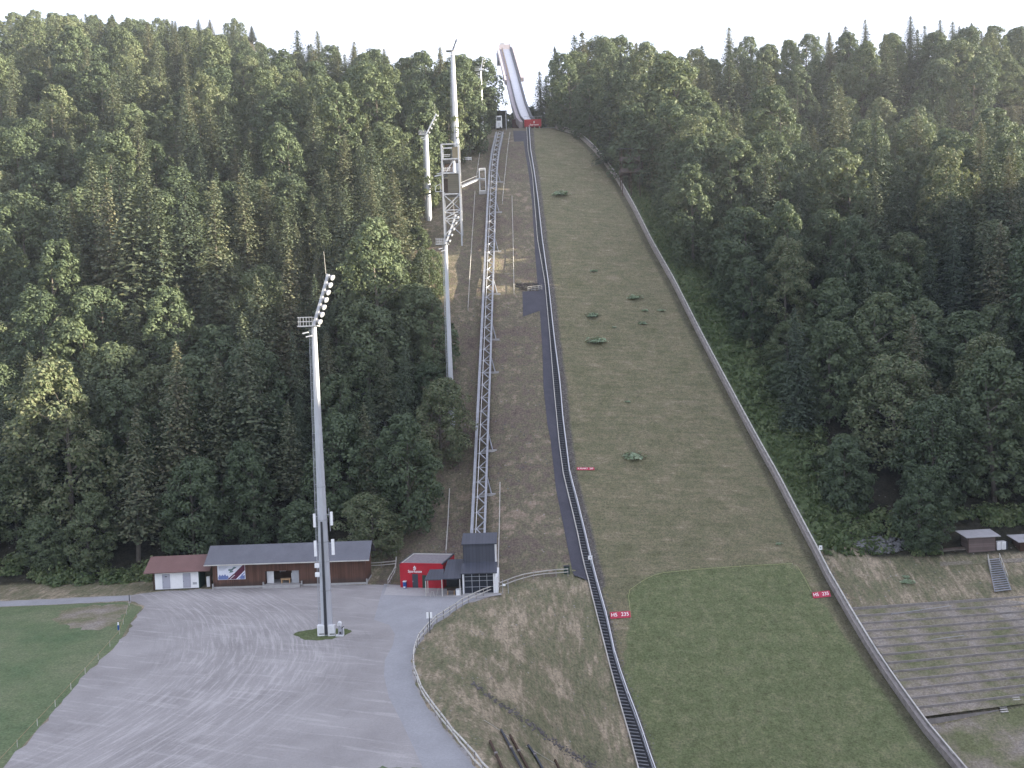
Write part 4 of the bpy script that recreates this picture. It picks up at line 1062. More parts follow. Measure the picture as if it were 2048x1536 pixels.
def station():
    p, q_ = at0(926, 1189), at0(993, 1187); L, d, n = frame2(p, q_); Lf = local(p, d, n)
    t = thing('lift_station', 'charcoal lift station with stepped roof and glazed front at the foot of the lift track', 'lift station', p)
    H1, H2 = 3.5, 7.55
    m = MB(); prof = [(0, H1 + .02), (3.0, 4.4), (3.0, H2), (6.8, 8.35), (6.8, 0), (0, 0)]
    for a in (0.0, L - .18):
        v = [Lf(a, b, z) for b, z in prof] + [Lf(a + .18, b, z) for b, z in prof]; k = len(prof)
        MB().add(v, [tuple(range(k)), tuple(range(2 * k - 1, k - 1, -1))] + [(i, (i + 1) % k, (i + 1) % k + k, i + k) for i in range(k)]).build('side_wall', 'charcoal' if a < 1 else 'white', t)
    obx(Lf, .18, L - .18, 2.85, 3.0, 4.3, H2).build('upper_wall', 'seam', t)
    MB().quadprism([Lf(-.2, -.35, H1 + .02), Lf(L + .2, -.35, H1 + .02), Lf(L + .2, 2.84, 4.52), Lf(-.2, 2.84, 4.52)], .16).build('lower_roof', 'seam', t)
    MB().quadprism([Lf(-.2, 2.6, H2 + .06), Lf(L + .2, 2.6, H2 + .06), Lf(L + .2, 7.0, 8.5), Lf(-.2, 7.0, 8.5)], .16).build('upper_roof', 'seam', t)
    gl = obx(Lf, .25, L - .25, .25, .3, .15, H1 - .25).build('glass_front', 'darkglass', t)
    for a in (.0, L - .45): obx(Lf, a, a + .22, -.05, .2, 0, H1 - .2).build('front_post', 'white', t)
    m = MB()
    for a in np.linspace(.25, L - .3, 5): obx(Lf, a, a + .07, .2, .248, .15, H1 - .25, m)
    for z in (1.1, 2.1, 2.8): obx(Lf, .25, L - .25, .205, .243, z, z + .06, m)
    m.build('mullion', 'galv', gl)
    obx(Lf, -.1, L + .2, -.5, .2, 0, .14).build('plinth', 'concrete', t)
    obx(Lf, L - .2, L + .3, .4, 6.5, 0, 2.6).build('annex_wall', 'white', t)
    # canopy between station and red building
    c = thing('canopy', 'charcoal roof canopy on pale posts between the red building and lift station', 'canopy', Lf(-3.5, -.5, 0))
    MB().quadprism([Lf(-3.2, -1.0, 2.95), Lf(-.22, -1.0, 2.95), Lf(-.22, 6.2, 4.3), Lf(-2.85, 6.2, 4.3)], .18).build('roof', 'seam', c)
    MB().quadprism([Lf(-6.1, -.6, 2.75), Lf(-3.25, -.6, 2.75), Lf(-3.2, 3.0, 3.5), Lf(-5.6, 3.0, 3.5)], .16).build('roof', 'seam', c)
    for a, b in ((-6.0, -.5), (-3.35, -.7), (-5.9, 1.5), (-.45, -.8)): obx(Lf, a, a + .14, b, b + .14, 0, 2.72).build('post', 'rail', c)
    obx(Lf, -3.1, -.3, 4.9, 5.0, 0, 3.2).build('back_wall', 'dark', c)
    tb = thing('picnic_table', 'brown wooden table set under the canopy', 'table', Lf(-1.9, .2, 0))
    obx(Lf, -2.6, -1.25, -.3, .5, .78, .86).build('table_top', 'darkwood', tb)
    for a in (-2.5, -1.45): obx(Lf, a, a + .1, -.25, .45, 0, .78).build('leg', 'lightwood', tb)
    tb2 = thing('counter_block', 'low white block beside the glazed front', 'counter', Lf(-.8, -.4, 0))
    obx(Lf, -1.05, -.3, -.6, .1, 0, .95).build('body', 'white', tb2); obx(Lf, -1.1, -.25, -.65, .15, .95, 1.02).build('top', 'offwhite', tb2)
    bk = thing('bicycle_stand', 'thin bent tube stand in front of the canopy', 'bike stand', Lf(-4.6, -.9, 0))
    MB().path([Lf(-5.2, -.9, 0), Lf(-5.0, -.9, .9), Lf(-4.7, -.9, .9), Lf(-4.5, -.9, 0)], .06, .06, 6).build('hoop', 'rail', bk); MB().path([Lf(-4.3, -.6, 0), Lf(-3.9, -.6, 1.3)], .06, .06, 6).build('hoop', 'rail', bk)
    s = thing('notice_board', 'small white notice on thin posts right of the lift station', 'notice board', Lf(L + 1.2, -.2, 0))
    for a in (1.0, 1.9): obx(Lf, L + a, L + a + .07, -.2, -.13, 0, 2.4).build('post', 'galv', s)
    obx(Lf, L + 1.05, L + 1.5, -.26, -.203, 1.25, 1.6).build('panel', 'white', s)
def dark_glass():
    m, nt, b = newmat('dark_glass'); b.inputs['Base Color'].default_value = (.02, .024, .034, 1); b.inputs['Roughness'].default_value = .08; b.inputs['Specular IOR Level'].default_value = .5
    return m
MAT['darkglass'] = dark_glass()
station()

# ------------------------------------------------------------------ floodlight masts
def mast(base, H, arm, r0_, r1_, label, lean=(.24, 0), full=False, nl=7, hide_parts=False, armmat='pole'):
    x, y, z = base; t = thing('floodlight_mast', label, 'floodlight mast', base, None)
    top = np.array([x, y, z + H])
    MB().tube((x, y, z - .5), top, r0_, r1_, 8).build('shaft', 'pole', t)
    # platform with rail
    pl = MB(); pl.box(top + (-.7, 0, 0), (2.8, 1.9, .16)); P_ = pl.build('platform', 'galv', t)
    rl = MB()
    for a in np.linspace(-2.05, .0, 6):
        for b in (-.9, .9): rl.bar(top + (a, b, 0), top + (a, b, 1.25), .05)
    for b in (-.9, -.3, .3, .9): rl.bar(top + (-2.05, b, 0), top + (-2.05, b, 1.25), .05)
    for zz in (.65, 1.25):
        for b in (-.9, .9): rl.bar(top + (-2.05, b, zz), top + (0, b, zz), .06)
        rl.bar(top + (-2.05, -.9, zz), top + (-2.05, .9, zz), .06)
    rl.build('railing', 'galv', P_)
    a0 = top + (0, 0, .05); a1 = a0 + np.array([arm * lean[0], arm * lean[1], arm])
    MB().bar(a0, a1, .55, .35).build('arm', armmat, t)
    for i in range(nl):
        f = (i + .6) / nl; c = a0 + (a1 - a0) * f + np.array([.62, -.12, -.05])
        ax = np.array([.72, -.45, -.5]); ax = ax / np.linalg.norm(ax)
        ls = 1.0 if full else .7
        h = MB(); h.tube(c - ax * .28 * ls, c + ax * .22 * ls, .18 * ls, .43 * ls, 10); ho = h.build('floodlight', 'eqgrey', t, smooth=False)
        MB().tube(c + ax * (.22 * ls + .003), c + ax * (.22 * ls + .04), .40 * ls, .38 * ls, 10).build('lens', 'glass', ho)
        MB().bar(c - ax * .1, a0 + (a1 - a0) * f, .1).build('bracket', 'galv', ho)
    MB().tube(a1 - (.3, 0, .4), a1 + (-.5, 0, 3.2), .035, .02, 6).build('lightning_rod', 'rail', t)
    for s in ((-1.5, -.5, -1.0), (-1.0, -.6, -1.5)):
        c = top + s; MB().bar(c, c + (.8, 0, .15), .3, .16).build('spotlight', 'offwhite', t)
    ld = MB()
    for zz in np.arange(1., H - .5, 1.2):
        rr = r0_ + (r1_ - r0_) * zz / H
        ld.bar((x - rr - .28, y - .1, z + zz), (x - rr + .05, y, z + zz), .05)
    q0_ = np.array([x - r0_ - .28, y - .1, z + .5]); q1_ = np.array([x - r1_ - .28, y - .1, z + H])
    ld.bar(q0_, q1_, .07); ld.bar(q0_ + (.16, 0, 0), q1_ + (.16, 0, 0), .04)
    ld.build('ladder', 'galv', t)
    return t
mb_ = at0(655, 1268); Hm = at(629, 652, mb_[1])[2]
t = mast(mb_, Hm, 7.1, .86, .36, 'large pale floodlight mast standing on the gravel lot in front of the shed', (.33, 0), True)
fr_ = lambda zz: .86 + (.36 - .86) * zz / Hm
MB().add([(mb_[0] + sx * w_, mb_[1] - fr_(zz) * .94 - o_, zz) for zz, w_ in ((.2, .2), (16.2, .13)) for o_ in (.02, .16) for sx in (-1, 1)],
         [(0, 1, 5, 4), (2, 6, 7, 3), (0, 4, 6, 2), (1, 3, 7, 5), (4, 5, 7, 6), (0, 2, 3, 1)]).build('cable_duct', 'dark', t)
for zz in (6.3, 10.4, 13.2, 16.3, 21.): MB().tube((mb_[0], mb_[1], zz), (mb_[0], mb_[1], zz + .14), fr_(zz) * 1.05, fr_(zz) * 1.05, 8).build('clamp_band', 'galv', t)
for px, py, w_, h_ in ((629, 1041, .34, 1.9), (663, 1037, .34, 1.9), (631, 1097, .36, 2.2), (666, 1094, .4, 2.2)):
    c = at(px, py, mb_[1] - .5); MB().box(c, (w_, .26, h_)).build('antenna_panel', 'white', t); MB().bar(c + (0, .1, .5), (mb_[0], mb_[1], c[2] + .5), .08).build('bracket', 'galv', t)
MB().tube(at(657, 1016, mb_[1]) , at(661, 1062, mb_[1]), .05, .05, 6).build('antenna_pole', 'galv', t)
for px, py in ((634, 1131), (635, 1149)): MB().box(at(px, py, mb_[1] - .9), (.62, .3, .6)).build('junction_box', 'white', t)
for px, w_, mt in ((643, 1.0, 'white'), (664, 1.0, 'offwhite')):
    b_ = at0(px, 1271); o = MB().box(b_ + (0, 0, .78), (w_ * .98, .6, 1.5)).build('cabinet', mt, t); MB().box(b_ + (0, -.31, .85), (w_ * .8, .02, 1.15)).build('door', 'offwhite', o); MB().box(b_ + (.1, -.315, .3), (.7, .02, .14)).build('vent', 'dark', o)
b_ = at0(680, 1272)
m_ = thing('snow_machine', 'grey upright machine on a base plate at the right of the mast foot', 'machine', b_)
MB().box(b_ + (0, 0, .12), (1.1, .7, .14)).build('base_plate', 'offwhite', m_)
MB().box(b_ + (.1, 0, .62), (.55, .5, .85)).build('motor', 'eqgrey', m_); MB().box(b_ + (.12, -.26, .52), (.28, .04, .34)).build('vent', 'dark', m_)
MB().tube(b_ + (.05, 0, 1.0), b_ + (.0, 0, 1.55), .22, .28, 10).build('housing', 'eqgrey', m_); MB().tube(b_ + (.02, -.3, 1.72), b_ + (0, .2, 1.85), .33, .27, 12).build('fan_head', 'offwhite', m_)
MB().tube(b_ + (.2, 0, 1.0), b_ + (.6, 0, 1.35), .06, .06, 6).build('lever', 'dark', m_); MB().tube(b_ + (.5, .1, .2), b_ + (.5, .1, 1.2), .09, .09, 8).build('pipe', 'offwhite', m_)

B2 = G(905, 852); H2_ = at(889, 489, B2[1])[2] - B2[2]; mast(B2, H2_, 6.4, .62, .40, 'pale floodlight mast rising from the forest edge below the steel tower', (.38, .1), nl=5, armmat='galv')
p3 = at(852, 270, 266); g3 = g(p3[0], 266); mast((p3[0], 266, g3), p3[2] - g3, 6.0, .85, .6, 'white sunlit floodlight mast left of the steel tower', (.55, 0), nl=5)
p4 = at(905, 102, 292); g4 = g(p4[0], 292); mast((p4[0], 292, g4), p4[2] - g4, 3.6, 1.3, .62, 'tallest white floodlight mast directly behind the steel tower', (.4, 0), nl=2, armmat='dark')
p5 = at(961, 142, 326); g5 = g(p5[0], 326); mast((p5[0], 326, g5), p5[2] - g5, 4.5, .50, .36, 'thin distant floodlight mast beside the top of the lift', (.25, 0), nl=4)

# ------------------------------------------------------------------ steel tower with brown cabin
def steel_tower():
    b = G(903, 491); Y0 = b[1]; gz = b[2]
    zt = lambda py: at(903, py, Y0)[2]
    xl, xr = at(886, 380, Y0)[0], at(920, 380, Y0)[0]; D = 5.0; zt_ = zt(287)
    t = thing('judges_tower', 'open steel frame tower with brown louvred cabin left of the lift track', 'tower', b)
    for x_ in (xl, xr):
        for y_ in (Y0, Y0 + D): MB().bar((x_, y_, min(gz, g(x_, y_)) - .3), (x_, y_, zt_), .42).build('column', 'galv', t)
    for py in (288, 318, 346, 388, 420, 437):
        z_ = zt(py); m = MB()
        for y_ in (Y0 - .0, Y0 + D): m.bar((xl, y_, z_), (xr, y_, z_), .32 if py < 390 else .24)
        for x_ in (xl, xr): m.bar((x_, Y0, z_), (x_, Y0 + D, z_), .3)
        m.build('beam', 'galv', t)
    for py in (318, 345, 389):
        MB().box(((xl + xr) / 2, Y0 + D / 2, zt(py) + .2), (xr - xl - .3, D - .3, .12)).build('floor', 'eqgrey', t)
    m = MB()
    for a, c in ((388, 420), (420, 437), (437, 470)):
        m.bar((xl, Y0, zt(c)), (xr, Y0, zt(a)), .26); m.bar((xl, Y0 + .1, zt(a)), (xr, Y0 + .1, zt(c)), .22); m.bar((xl, Y0 + D, zt(c)), (xr, Y0 + D, zt(a)), .2); m.bar((xr, Y0, zt(c)), (xr, Y0 + D, zt(a)), .2)
    m.build('brace', 'galv', t)
    x0 = at(896, 366, Y0)[0]
    c = MB().box(((x0 + xr) / 2, Y0 + D / 2 - .1, (zt(346) + zt(387)) / 2), (xr - x0 + .1, D - .6, zt(346) - zt(387) - .35)).build('cabin', 'louvre', t)
    MB().box(((xl + x0) / 2, Y0 + 2.2, (zt(350) + zt(385)) / 2), (1.5, .1, 3.8)).build('door_shade_panel', 'darkwood', c)  # dark door panel, widened to stand in for the shaded interior
    MB().box((at(907, 303, Y0)[0] + .6, Y0 + 2.4, (zt(292) + zt(315)) / 2), (2.1, 2.4, zt(292) - zt(315))).build('upper_cabin', 'clad', t)
    m = MB()
    for zz in (zt(309), zt(312), zt(336), zt(340)): m.bar((xl, Y0 - .05, zz), ((xl + xr) / 2, Y0 - .05, zz), .1)
    for k in range(7): m.bar((xl + .5 * k, Y0 - .05, zt(342)), (xl + .5 * k, Y0 - .05, zt(334)), .09)
    m.build('railing', 'offwhite', t)
    m = MB(); k = np.linspace(0, 1, 9)
    for s in k[:-1]: m.box((xl + .9 + 2.2 * s, Y0 + 1.0, zt(345) + (zt(320) - zt(345)) * s), (.3, .9, .12))
    m.bar((xl + .8, Y0 + .55, zt(345)), (xl + 3.2, Y0 + .55, zt(320)), .16); m.build('inner_stairs', 'offwhite', t)
    MB().box(((xl + xr) / 2 - .8, Y0 + 3.2, (zt(322) + zt(343)) / 2), (2.2, .2, zt(322) - zt(343))).build('rear_shade_panel', 'darkwood', t)  # dark panel put in as the shade inside the open frame
    MB().tube((xr - .2, Y0 + .3, zt(291)), (xr - .2, Y0 + .3, zt(278)), .35, .42, 10).build('loudspeaker', 'white', t)
    MB().tube((at(909, 340, Y0)[0], Y0 + .2, zt(345)), (at(909, 340, Y0)[0], Y0 + .2, zt(322)), .5, .35, 10).build('vent_pipe', 'white', t)
    m = MB(); p0 = np.array([xl, Y0 + 1, zt(347)]); m.bar(p0, p0 + (-2.3, -.3, -.5), .3); m.bar(p0 + (0, 0, .5), p0 + (-1.6, -.3, .2), .2); m.build('side_arm', 'offwhite', t)
    m = MB(); bx = xl - 1.4; z1_, z0_ = zt(366), zt(381)
    for a, c_ in (((bx - .8, z0_), (bx + .7, z0_)), ((bx - .8, z1_ - .6), (bx + .6, z1_))): m.bar((a[0], Y0 + 1, a[1]), (c_[0], Y0 + 1, c_[1]), .16)
    m.bar((bx - .8, Y0 + 1, z0_), (bx - .8, Y0 + 1, z1_ - .6), .16); m.bar((bx + .7, Y0 + 1, z0_), (bx + .6, Y0 + 1, z1_), .16); m.bar((bx, Y0 + 1, z0_), (xl, Y0 + 1, z0_), .14); m.build('side_balcony', 'offwhite', t)
    # bridge to the landing portal next to the lift
    pA = np.array([xr, Y0 + 2, zt(372)]); pf = G(965, 388); Yb = pf[1]
    pB = at(959, 357, Yb)
    br = thing('footbridge', 'narrow steel footbridge from the tower to the lift landing portal', 'bridge', (pA + pB) / 2)
    MB().bar(pA, pB, 1.2, .4).build('deck', 'galv', br); MB().bar(pA + (0, -.6, 1.0), pB + (0, -.6, 1.0), .08).build('handrail', 'galv', br)
    for s in (.2, .5, .8): q_ = pA + (pB - pA) * s + (0, -.6, 0); MB().bar(q_, q_ + (0, 0, 1.0), .06).build('baluster', 'galv', br)
    pt = thing('landing_portal', 'two storey pale steel portal frame beside the lift track', 'portal', pf)
    xa, xb = at(959, 360, Yb)[0], at(971, 360, Yb)[0]; za, zb, zc = at(965, 337, Yb)[2], at(965, 358, Yb)[2], at(965, 384, Yb)[2]
    for x_ in (xa, xb): MB().bar((x_, Yb, min(zc, g(x_, Yb)) - .3), (x_, Yb, za), .26).build('post', 'offwhite', pt); MB().bar((x_, Yb + 2.2, min(zc, g(x_, Yb + 2.2)) - .3), (x_, Yb + 2.2, za), .24).build('post', 'galv', pt)
    for z_ in (za, zb, zc + .4):
        m = MB(); m.bar((xa, Yb, z_), (xb, Yb, z_), .26); m.bar((xa, Yb + 2.2, z_), (xb, Yb + 2.2, z_), .2); m.bar((xa, Yb, z_), (xa, Yb + 2.2, z_), .2); m.bar((xb, Yb, z_), (xb, Yb + 2.2, z_), .2); m.build('beam', 'offwhite', pt)
    MB().box(((xa + xb) / 2, Yb + 1.1, zb + .2), (xb - xa - .3, 1.9, .1)).build('floor', 'eqgrey', pt)
    MB().box(((xa + xb) / 2, Yb + .9, zc - .3), (xb - xa + .6, 3, 1.0)).build('foundation', 'concrete', pt)
steel_tower()
def white_fence(px0, px1, py, lab):
    p, q_ = G(px0, py), G(px1, py); t = thing('board_fence', lab, 'fence', p)
    for z in (.45, .95): MB().bar(p + (0, 0, z), q_ + (0, 0, z), .08, .34).build('board', 'white', t)
    for s in np.linspace(0, 1, 4): c = p + (q_ - p) * s; MB().box(c + (0, .1, .6), (.14, .14, 1.3)).build('post', 'offwhite', t)
white_fence(924, 943, 321, 'short white board fence right of the steel tower at the forest edge')
white_fence(866, 882, 323, 'short white board fence left of the steel tower at the forest edge')

# ------------------------------------------------------------------ top station, lift car
def top_station():
    b = G(1001, 260, 0); Yt = b[1] + 1
    x0, x1 = at(991, 240, Yt)[0], at(1012, 240, Yt)[0]; z0, z1 = b[2], at(1001, 223, Yt)[2]
    t = thing('top_station', 'dark open portal of the upper lift station on the brow of the hill', 'lift station', (b[0], Yt, z0))
    MB().box(((x0 + x1) / 2, Yt + 4.0, (z0 + z1) / 2 - .5), (x1 - x0 - .4, .4, z1 - z0 + 1)).build('back_wall', 'dark', t)
    for x_ in (x0, x1): MB().box((x_, Yt + 2, (z0 + z1) / 2 - .5), (.28, 4.4, z1 - z0 + 1)).build('side_wall', 'eqgrey', t)
    MB().box(((x0 + x1) / 2, Yt + 2, z1 + .1), (x1 - x0 + .8, 5, .3)).build('roof', 'dark', t)
    c = at(998.5, 256, Yt); cx_ = c[0]; w_ = 2.2; z_ = at(998, 257, Yt)[2]; h_ = at(998, 233, Yt)[2] - z_
    k = thing('lift_car', 'small white lift car waiting in the dark portal at the top of the track', 'lift car', (cx_, Yt, z_))
    bd = MB().box((cx_, Yt, z_ + h_ / 2), (w_, 2.2, h_)).build('body', 'white', k)
    MB().box((cx_, Yt - 1.12, z_ + h_ * .74), (w_ * .72, .04, h_ * .3)).build('window', 'darkglass', k)
    MB().box((cx_, Yt - 1.12, z_ + h_ * .28), (w_ * .5, .04, h_ * .28)).build('door', 'offwhite', k)
    MB().box((cx_ + .4, Yt - 1.0, z_ + .1), (.5, .6, .5)).build('buffer', 'dark', k)
    p, q_ = G(964, 259), G(988, 259); hb = thing('operator_hut', 'small grey hut with dark flat roof left of the top station', 'hut', p)
    cc_ = (p + q_) / 2; W = q_[0] - p[0]
    MB().box(cc_ + (-.3, 2, .75), (W - .6, 4, 2.0)).build('wall', 'eqgrey', hb); MB().box(cc_ + (0, 1.8, 2.0), (W + .8, 5, .45)).build('roof', 'dark', hb); MB().box(cc_ + (-.2, -.03, 1.15), (2.2, .06, .6)).build('window', 'darkglass', hb)
    MB().box(cc_ + (W * .28, -.03, .9), (.9, .06, 1.6)).build('door', 'dark', hb)
top_station()

# ------------------------------------------------------------------ inrun tower
def inrun():
    pts = [(1057, 243, 346), (1051, 236, 351), (1046, 223, 360), (1040, 206, 371), (1031, 170, 393), (1022, 135, 416), (1012, 98, 441)]
    c = np.array([at(*q_) for q_ in pts]); c = resample(c, 3.0); d = np.gradient(c, axis=0); d /= np.linalg.norm(d, axis=1, keepdims=True)
    n = np.stack([d[:, 1], -d[:, 0], 0 * d[:, 0]], -1); n /= np.linalg.norm(n, axis=1, keepdims=True); up = np.cross(n, d)
    base = at(1045, 248, 352); base[2] = g(base[0], base[1])
    t = thing('ski_jump_tower', 'leaning ski jump inrun tower with white track against the sky', 'ski jump tower', base)
    w = 1.75
    def ribbon(o0, o1, u0_, u1_, name, mat, par=t, sl=slice(None)):
        a, nn, uu = c[sl], n[sl], up[sl]; v = []
        for p, q_, r_ in zip(a, nn, uu): v += [p + q_ * o0 + r_ * u0_, p + q_ * o1 + r_ * u0_, p + q_ * o1 + r_ * u1_, p + q_ * o0 + r_ * u1_]
        f = [(0, 1, 2, 3), tuple(len(v) - 1 - i for i in range(4))]
        for i in range(len(a) - 1):
            for j in range(4): f.append((4 * i + j, 4 * i + (j + 1) % 4, 4 * i + 4 + (j + 1) % 4, 4 * i + 4 + j))
        return MB().add(v, f).build(name, mat, par)
    ribbon(-w, w, -.5, 0, 'track', 'track_white')
    k = len(c); lo = slice(0, int(k * .62)); hi = slice(int(k * .55), k)
    ribbon(-w - .35, -w - .01, -.5, .8, 'side_wall', 'charcoal'); ribbon(w + .01, w + .8, -.5, 1.1, 'side_wall', 'charcoal')
    ribbon(-w - 1.7, -w - .36, -2.6, -.1, 'beam', 'pink'); ribbon(-w + .1, w + .4, -3.2, -.52, 'hull', 'pink')
    ribbon(-w - .42, -w - .355, .45, .85, 'rail', 'lightwood', t, hi)
    ribbon(w + 1.0, w + 2.4, -.4, 1.5, 'start_gallery', 'pink', t, hi)
    ribbon(w + .81, w + .99, -.5, .1, 'gallery_floor', 'rail', t, hi)
    ribbon(-w - 2.6, -w - 1.72, -1.6, .5, 'start_gallery', 'pink', t, hi)
    j = int(k * .62)
    p = c[j] + n[j] * (w + 1.9) + up[j] * -.6; MB().box(p, (1.7, 2.6, 2.8)).build('gallery_end_box', 'darkred', t)
    p = c[j] - n[j] * (w + 2.0) + up[j] * -1.2; MB().box(p, (1.7, 2.0, 2.2)).build('gallery_end_box', 'darkred', t)
    e = c[-1]
    MB().box(e + (-.6, 2.0, .2), (5.6, 3.2, 4.4)).build('head_building', 'pink', t)
    MB().box(e + (-1.8, 2.0, 2.7), (2.2, 2.6, 1.1)).build('head_roof', 'galv', t)
    p = c[-2] - n[-2] * (w + 2.2)
    MB().add([p + (-1.1, 0, -1), p + (1.0, 0, -1), p + (1.0, 2, -1), p + (-1.1, 2, -1), p + (-.9, 0, -6.4), p + (.8, 0, -6.4), p + (.8, 2, -6.4), p + (-.9, 2, -6.4)], [(0, 1, 2, 3), (7, 6, 5, 4), (0, 4, 5, 1), (1, 5, 6, 2), (2, 6, 7, 3), (3, 7, 4, 0)]).build('stair_shaft', 'eqgrey', t)
    MB().add([p + (-.1, -.05, -4.2), p + (1.0, -.05, -6.6), p + (-1.0, -.05, -6.6), p + (-.1, 2, -4.2), p + (1.0, 2, -6.6), p + (-1.0, 2, -6.6)], [(0, 1, 2), (5, 4, 3), (0, 2, 5, 3), (0, 3, 4, 1), (1, 4, 5, 2)]).build('shaft_foot', 'charcoal', t)
    m = MB(); m.bar(e + n[-1] * w + up[-1] * .3, e + n[-1] * w + up[-1] * 3.2, .12); m.bar(e - n[-1] * w + up[-1] * 3.0, e + n[-1] * w + up[-1] * 3.2, .1); m.build('start_gate', 'galv', t)
    # foot of the tower
    f0 = c[4]; MB().box((f0[0] - 2.6, f0[1] + 2, (f0[2] - 2 + g(f0[0], f0[1])) / 2 - .6), (4.4, 5, max(1.5, f0[2] - g(f0[0], f0[1]) - 1))).build('base_block', 'darkred', t)
    m = MB(); m.bar((c[5][0] - 3.5, c[5][1], c[5][2] - 2), (c[5][0] - 3.6, c[5][1] - 2, g(c[5][0] - 3.6, c[5][1] - 2)), .3); m.bar((c[6][0] - 3, c[6][1], c[6][2] - 2), (c[3][0] - 2.0, c[3][1], c[3][2] - 1.5), .25); m.build('strut', 'pink', t)
    # red take-off box
    Yq = 344.; a, b = at(1049, 256, Yq), at(1083, 256, Yq); z0 = a[2] - .3; z1 = at(1066, 238, Yq)[2]
    k2 = thing('takeoff_table', 'bright red take-off box with white emblem under the end of the inrun', 'ski jump take-off', ((a[0] + b[0]) / 2, Yq, z0))
    MB().box(((a[0] + b[0]) / 2, Yq + 2.5, (z0 + z1) / 2 + .35), (b[0] - a[0], 5, z1 - z0 - .9)).build('wall', 'red', k2)
    for s in (.1, .35, .6, .88): MB().box((a[0] + (b[0] - a[0]) * s, Yq + .3, z0 + .05), (.25, .25, 1.4)).build('leg', 'rail', k2)
    MB().bar((a[0] - .2, Yq - .1, z1 + .95), (b[0] + .2, Yq - .1, z1 + .95), .08).build('handrail', 'galv', k2)
    for s in np.linspace(0, 1, 6): q_ = np.array([a[0] + (b[0] - a[0]) * s, Yq - .1, z1]); MB().bar(q_, q_ + (0, 0, .95), .06).build('baluster', 'galv', k2)
    ec = ((a[0] + b[0]) / 2 + .5, Yq - .06, (z0 + z1) / 2 + .5)
    emblem(k2, ec, .32, (1, 0, 0), (0, 0, 1), (0, -1, 0)); text('sign_lettering', 'Sparkasse', .85, 'signwhite', k2, (ec[0], Yq - .03, ec[2] - .85), (1, 0, 0), (0, 0, 1))
inrun()
p, q_ = at(1085, 255, 348), at(1114, 255, 348)
rl = thing('railing', 'thin railing along the brow right of the red take-off box', 'railing', (p + q_) / 2 - (0, 0, .6))
MB().bar(p, q_, .08).build('top_rail', 'galv', rl)
for s in np.linspace(0, 1, 6): c = p + (q_ - p) * s; MB().bar(c, (c[0], c[1], g(c[0], c[1]) - .2), .07).build('post', 'galv', rl)
# covered stairway up to the right of the brow
p, q_ = at(1120, 253, 349), at(1158, 224, 362)
cs = thing('covered_stairway', 'pale covered stairway climbing right from the top end of the wall', 'stairway', (p[0], p[1], g(p[0], p[1])))
MB().bar(p + (0, 0, .2), q_, 1.6, .35).build('flight', 'rail', cs); MB().bar(p + (0, -.9, 1.0), q_ + (0, -.9, 1.0), .2, .2).build('handrail', 'offwhite', cs)
for s in (.2, .4, .6, .8, .97): c = p + (q_ - p) * s; MB().bar(c, (c[0], c[1], g(c[0], c[1]) - .3), .2).build('post', 'rail', cs)

# wooden viewing platform in the right forest
def viewing():
    Yv = 282.; xa, xb = at(1241, 320, Yv)[0], at(1280, 320, Yv)[0]; gz = g((xa + xb) / 2, Yv)
    t = thing('viewing_platform', 'brown two deck wooden viewing platform among the trees right of the wall', 'viewing platform', ((xa + xb) / 2, Yv, gz))
    z1, z2, z3 = at(1260, 346, Yv)[2], at(1260, 323, Yv)[2], at(1260, 296, Yv)[2]
    for x_ in (xa + .3, (xa + xb) / 2, xb - .3):
        for y_ in (Yv, Yv + 4): MB().bar((x_, y_, g(x_, y_) - .4), (x_, y_, z3), .24).build('post', 'darkwood', t)
    for z_ in (z1, z2):
        MB().box(((xa + xb) / 2, Yv + 2, z_ + .1), (xb - xa, 4.6, .22)).build('deck', 'darkwood', t)
        m = MB(); m.box(((xa + xb) / 2, Yv - .32, z_ + .85), (xb - xa + .1, .1, 1.15)); m.box((xa - .05, Yv + 2, z_ + .85), (.1, 4.6, 1.15)); m.build('parapet', 'darkplank', t)
    MB().quadprism([(xa - .8, Yv - .9, z3 - .2), (xb + .5, Yv - .9, z3 - .2), (xb + .5, Yv + 5.2, z3 + .9), (xa - .8, Yv + 5.2, z3 + .9)], .16).build('roof', 'dark', t)
viewing()

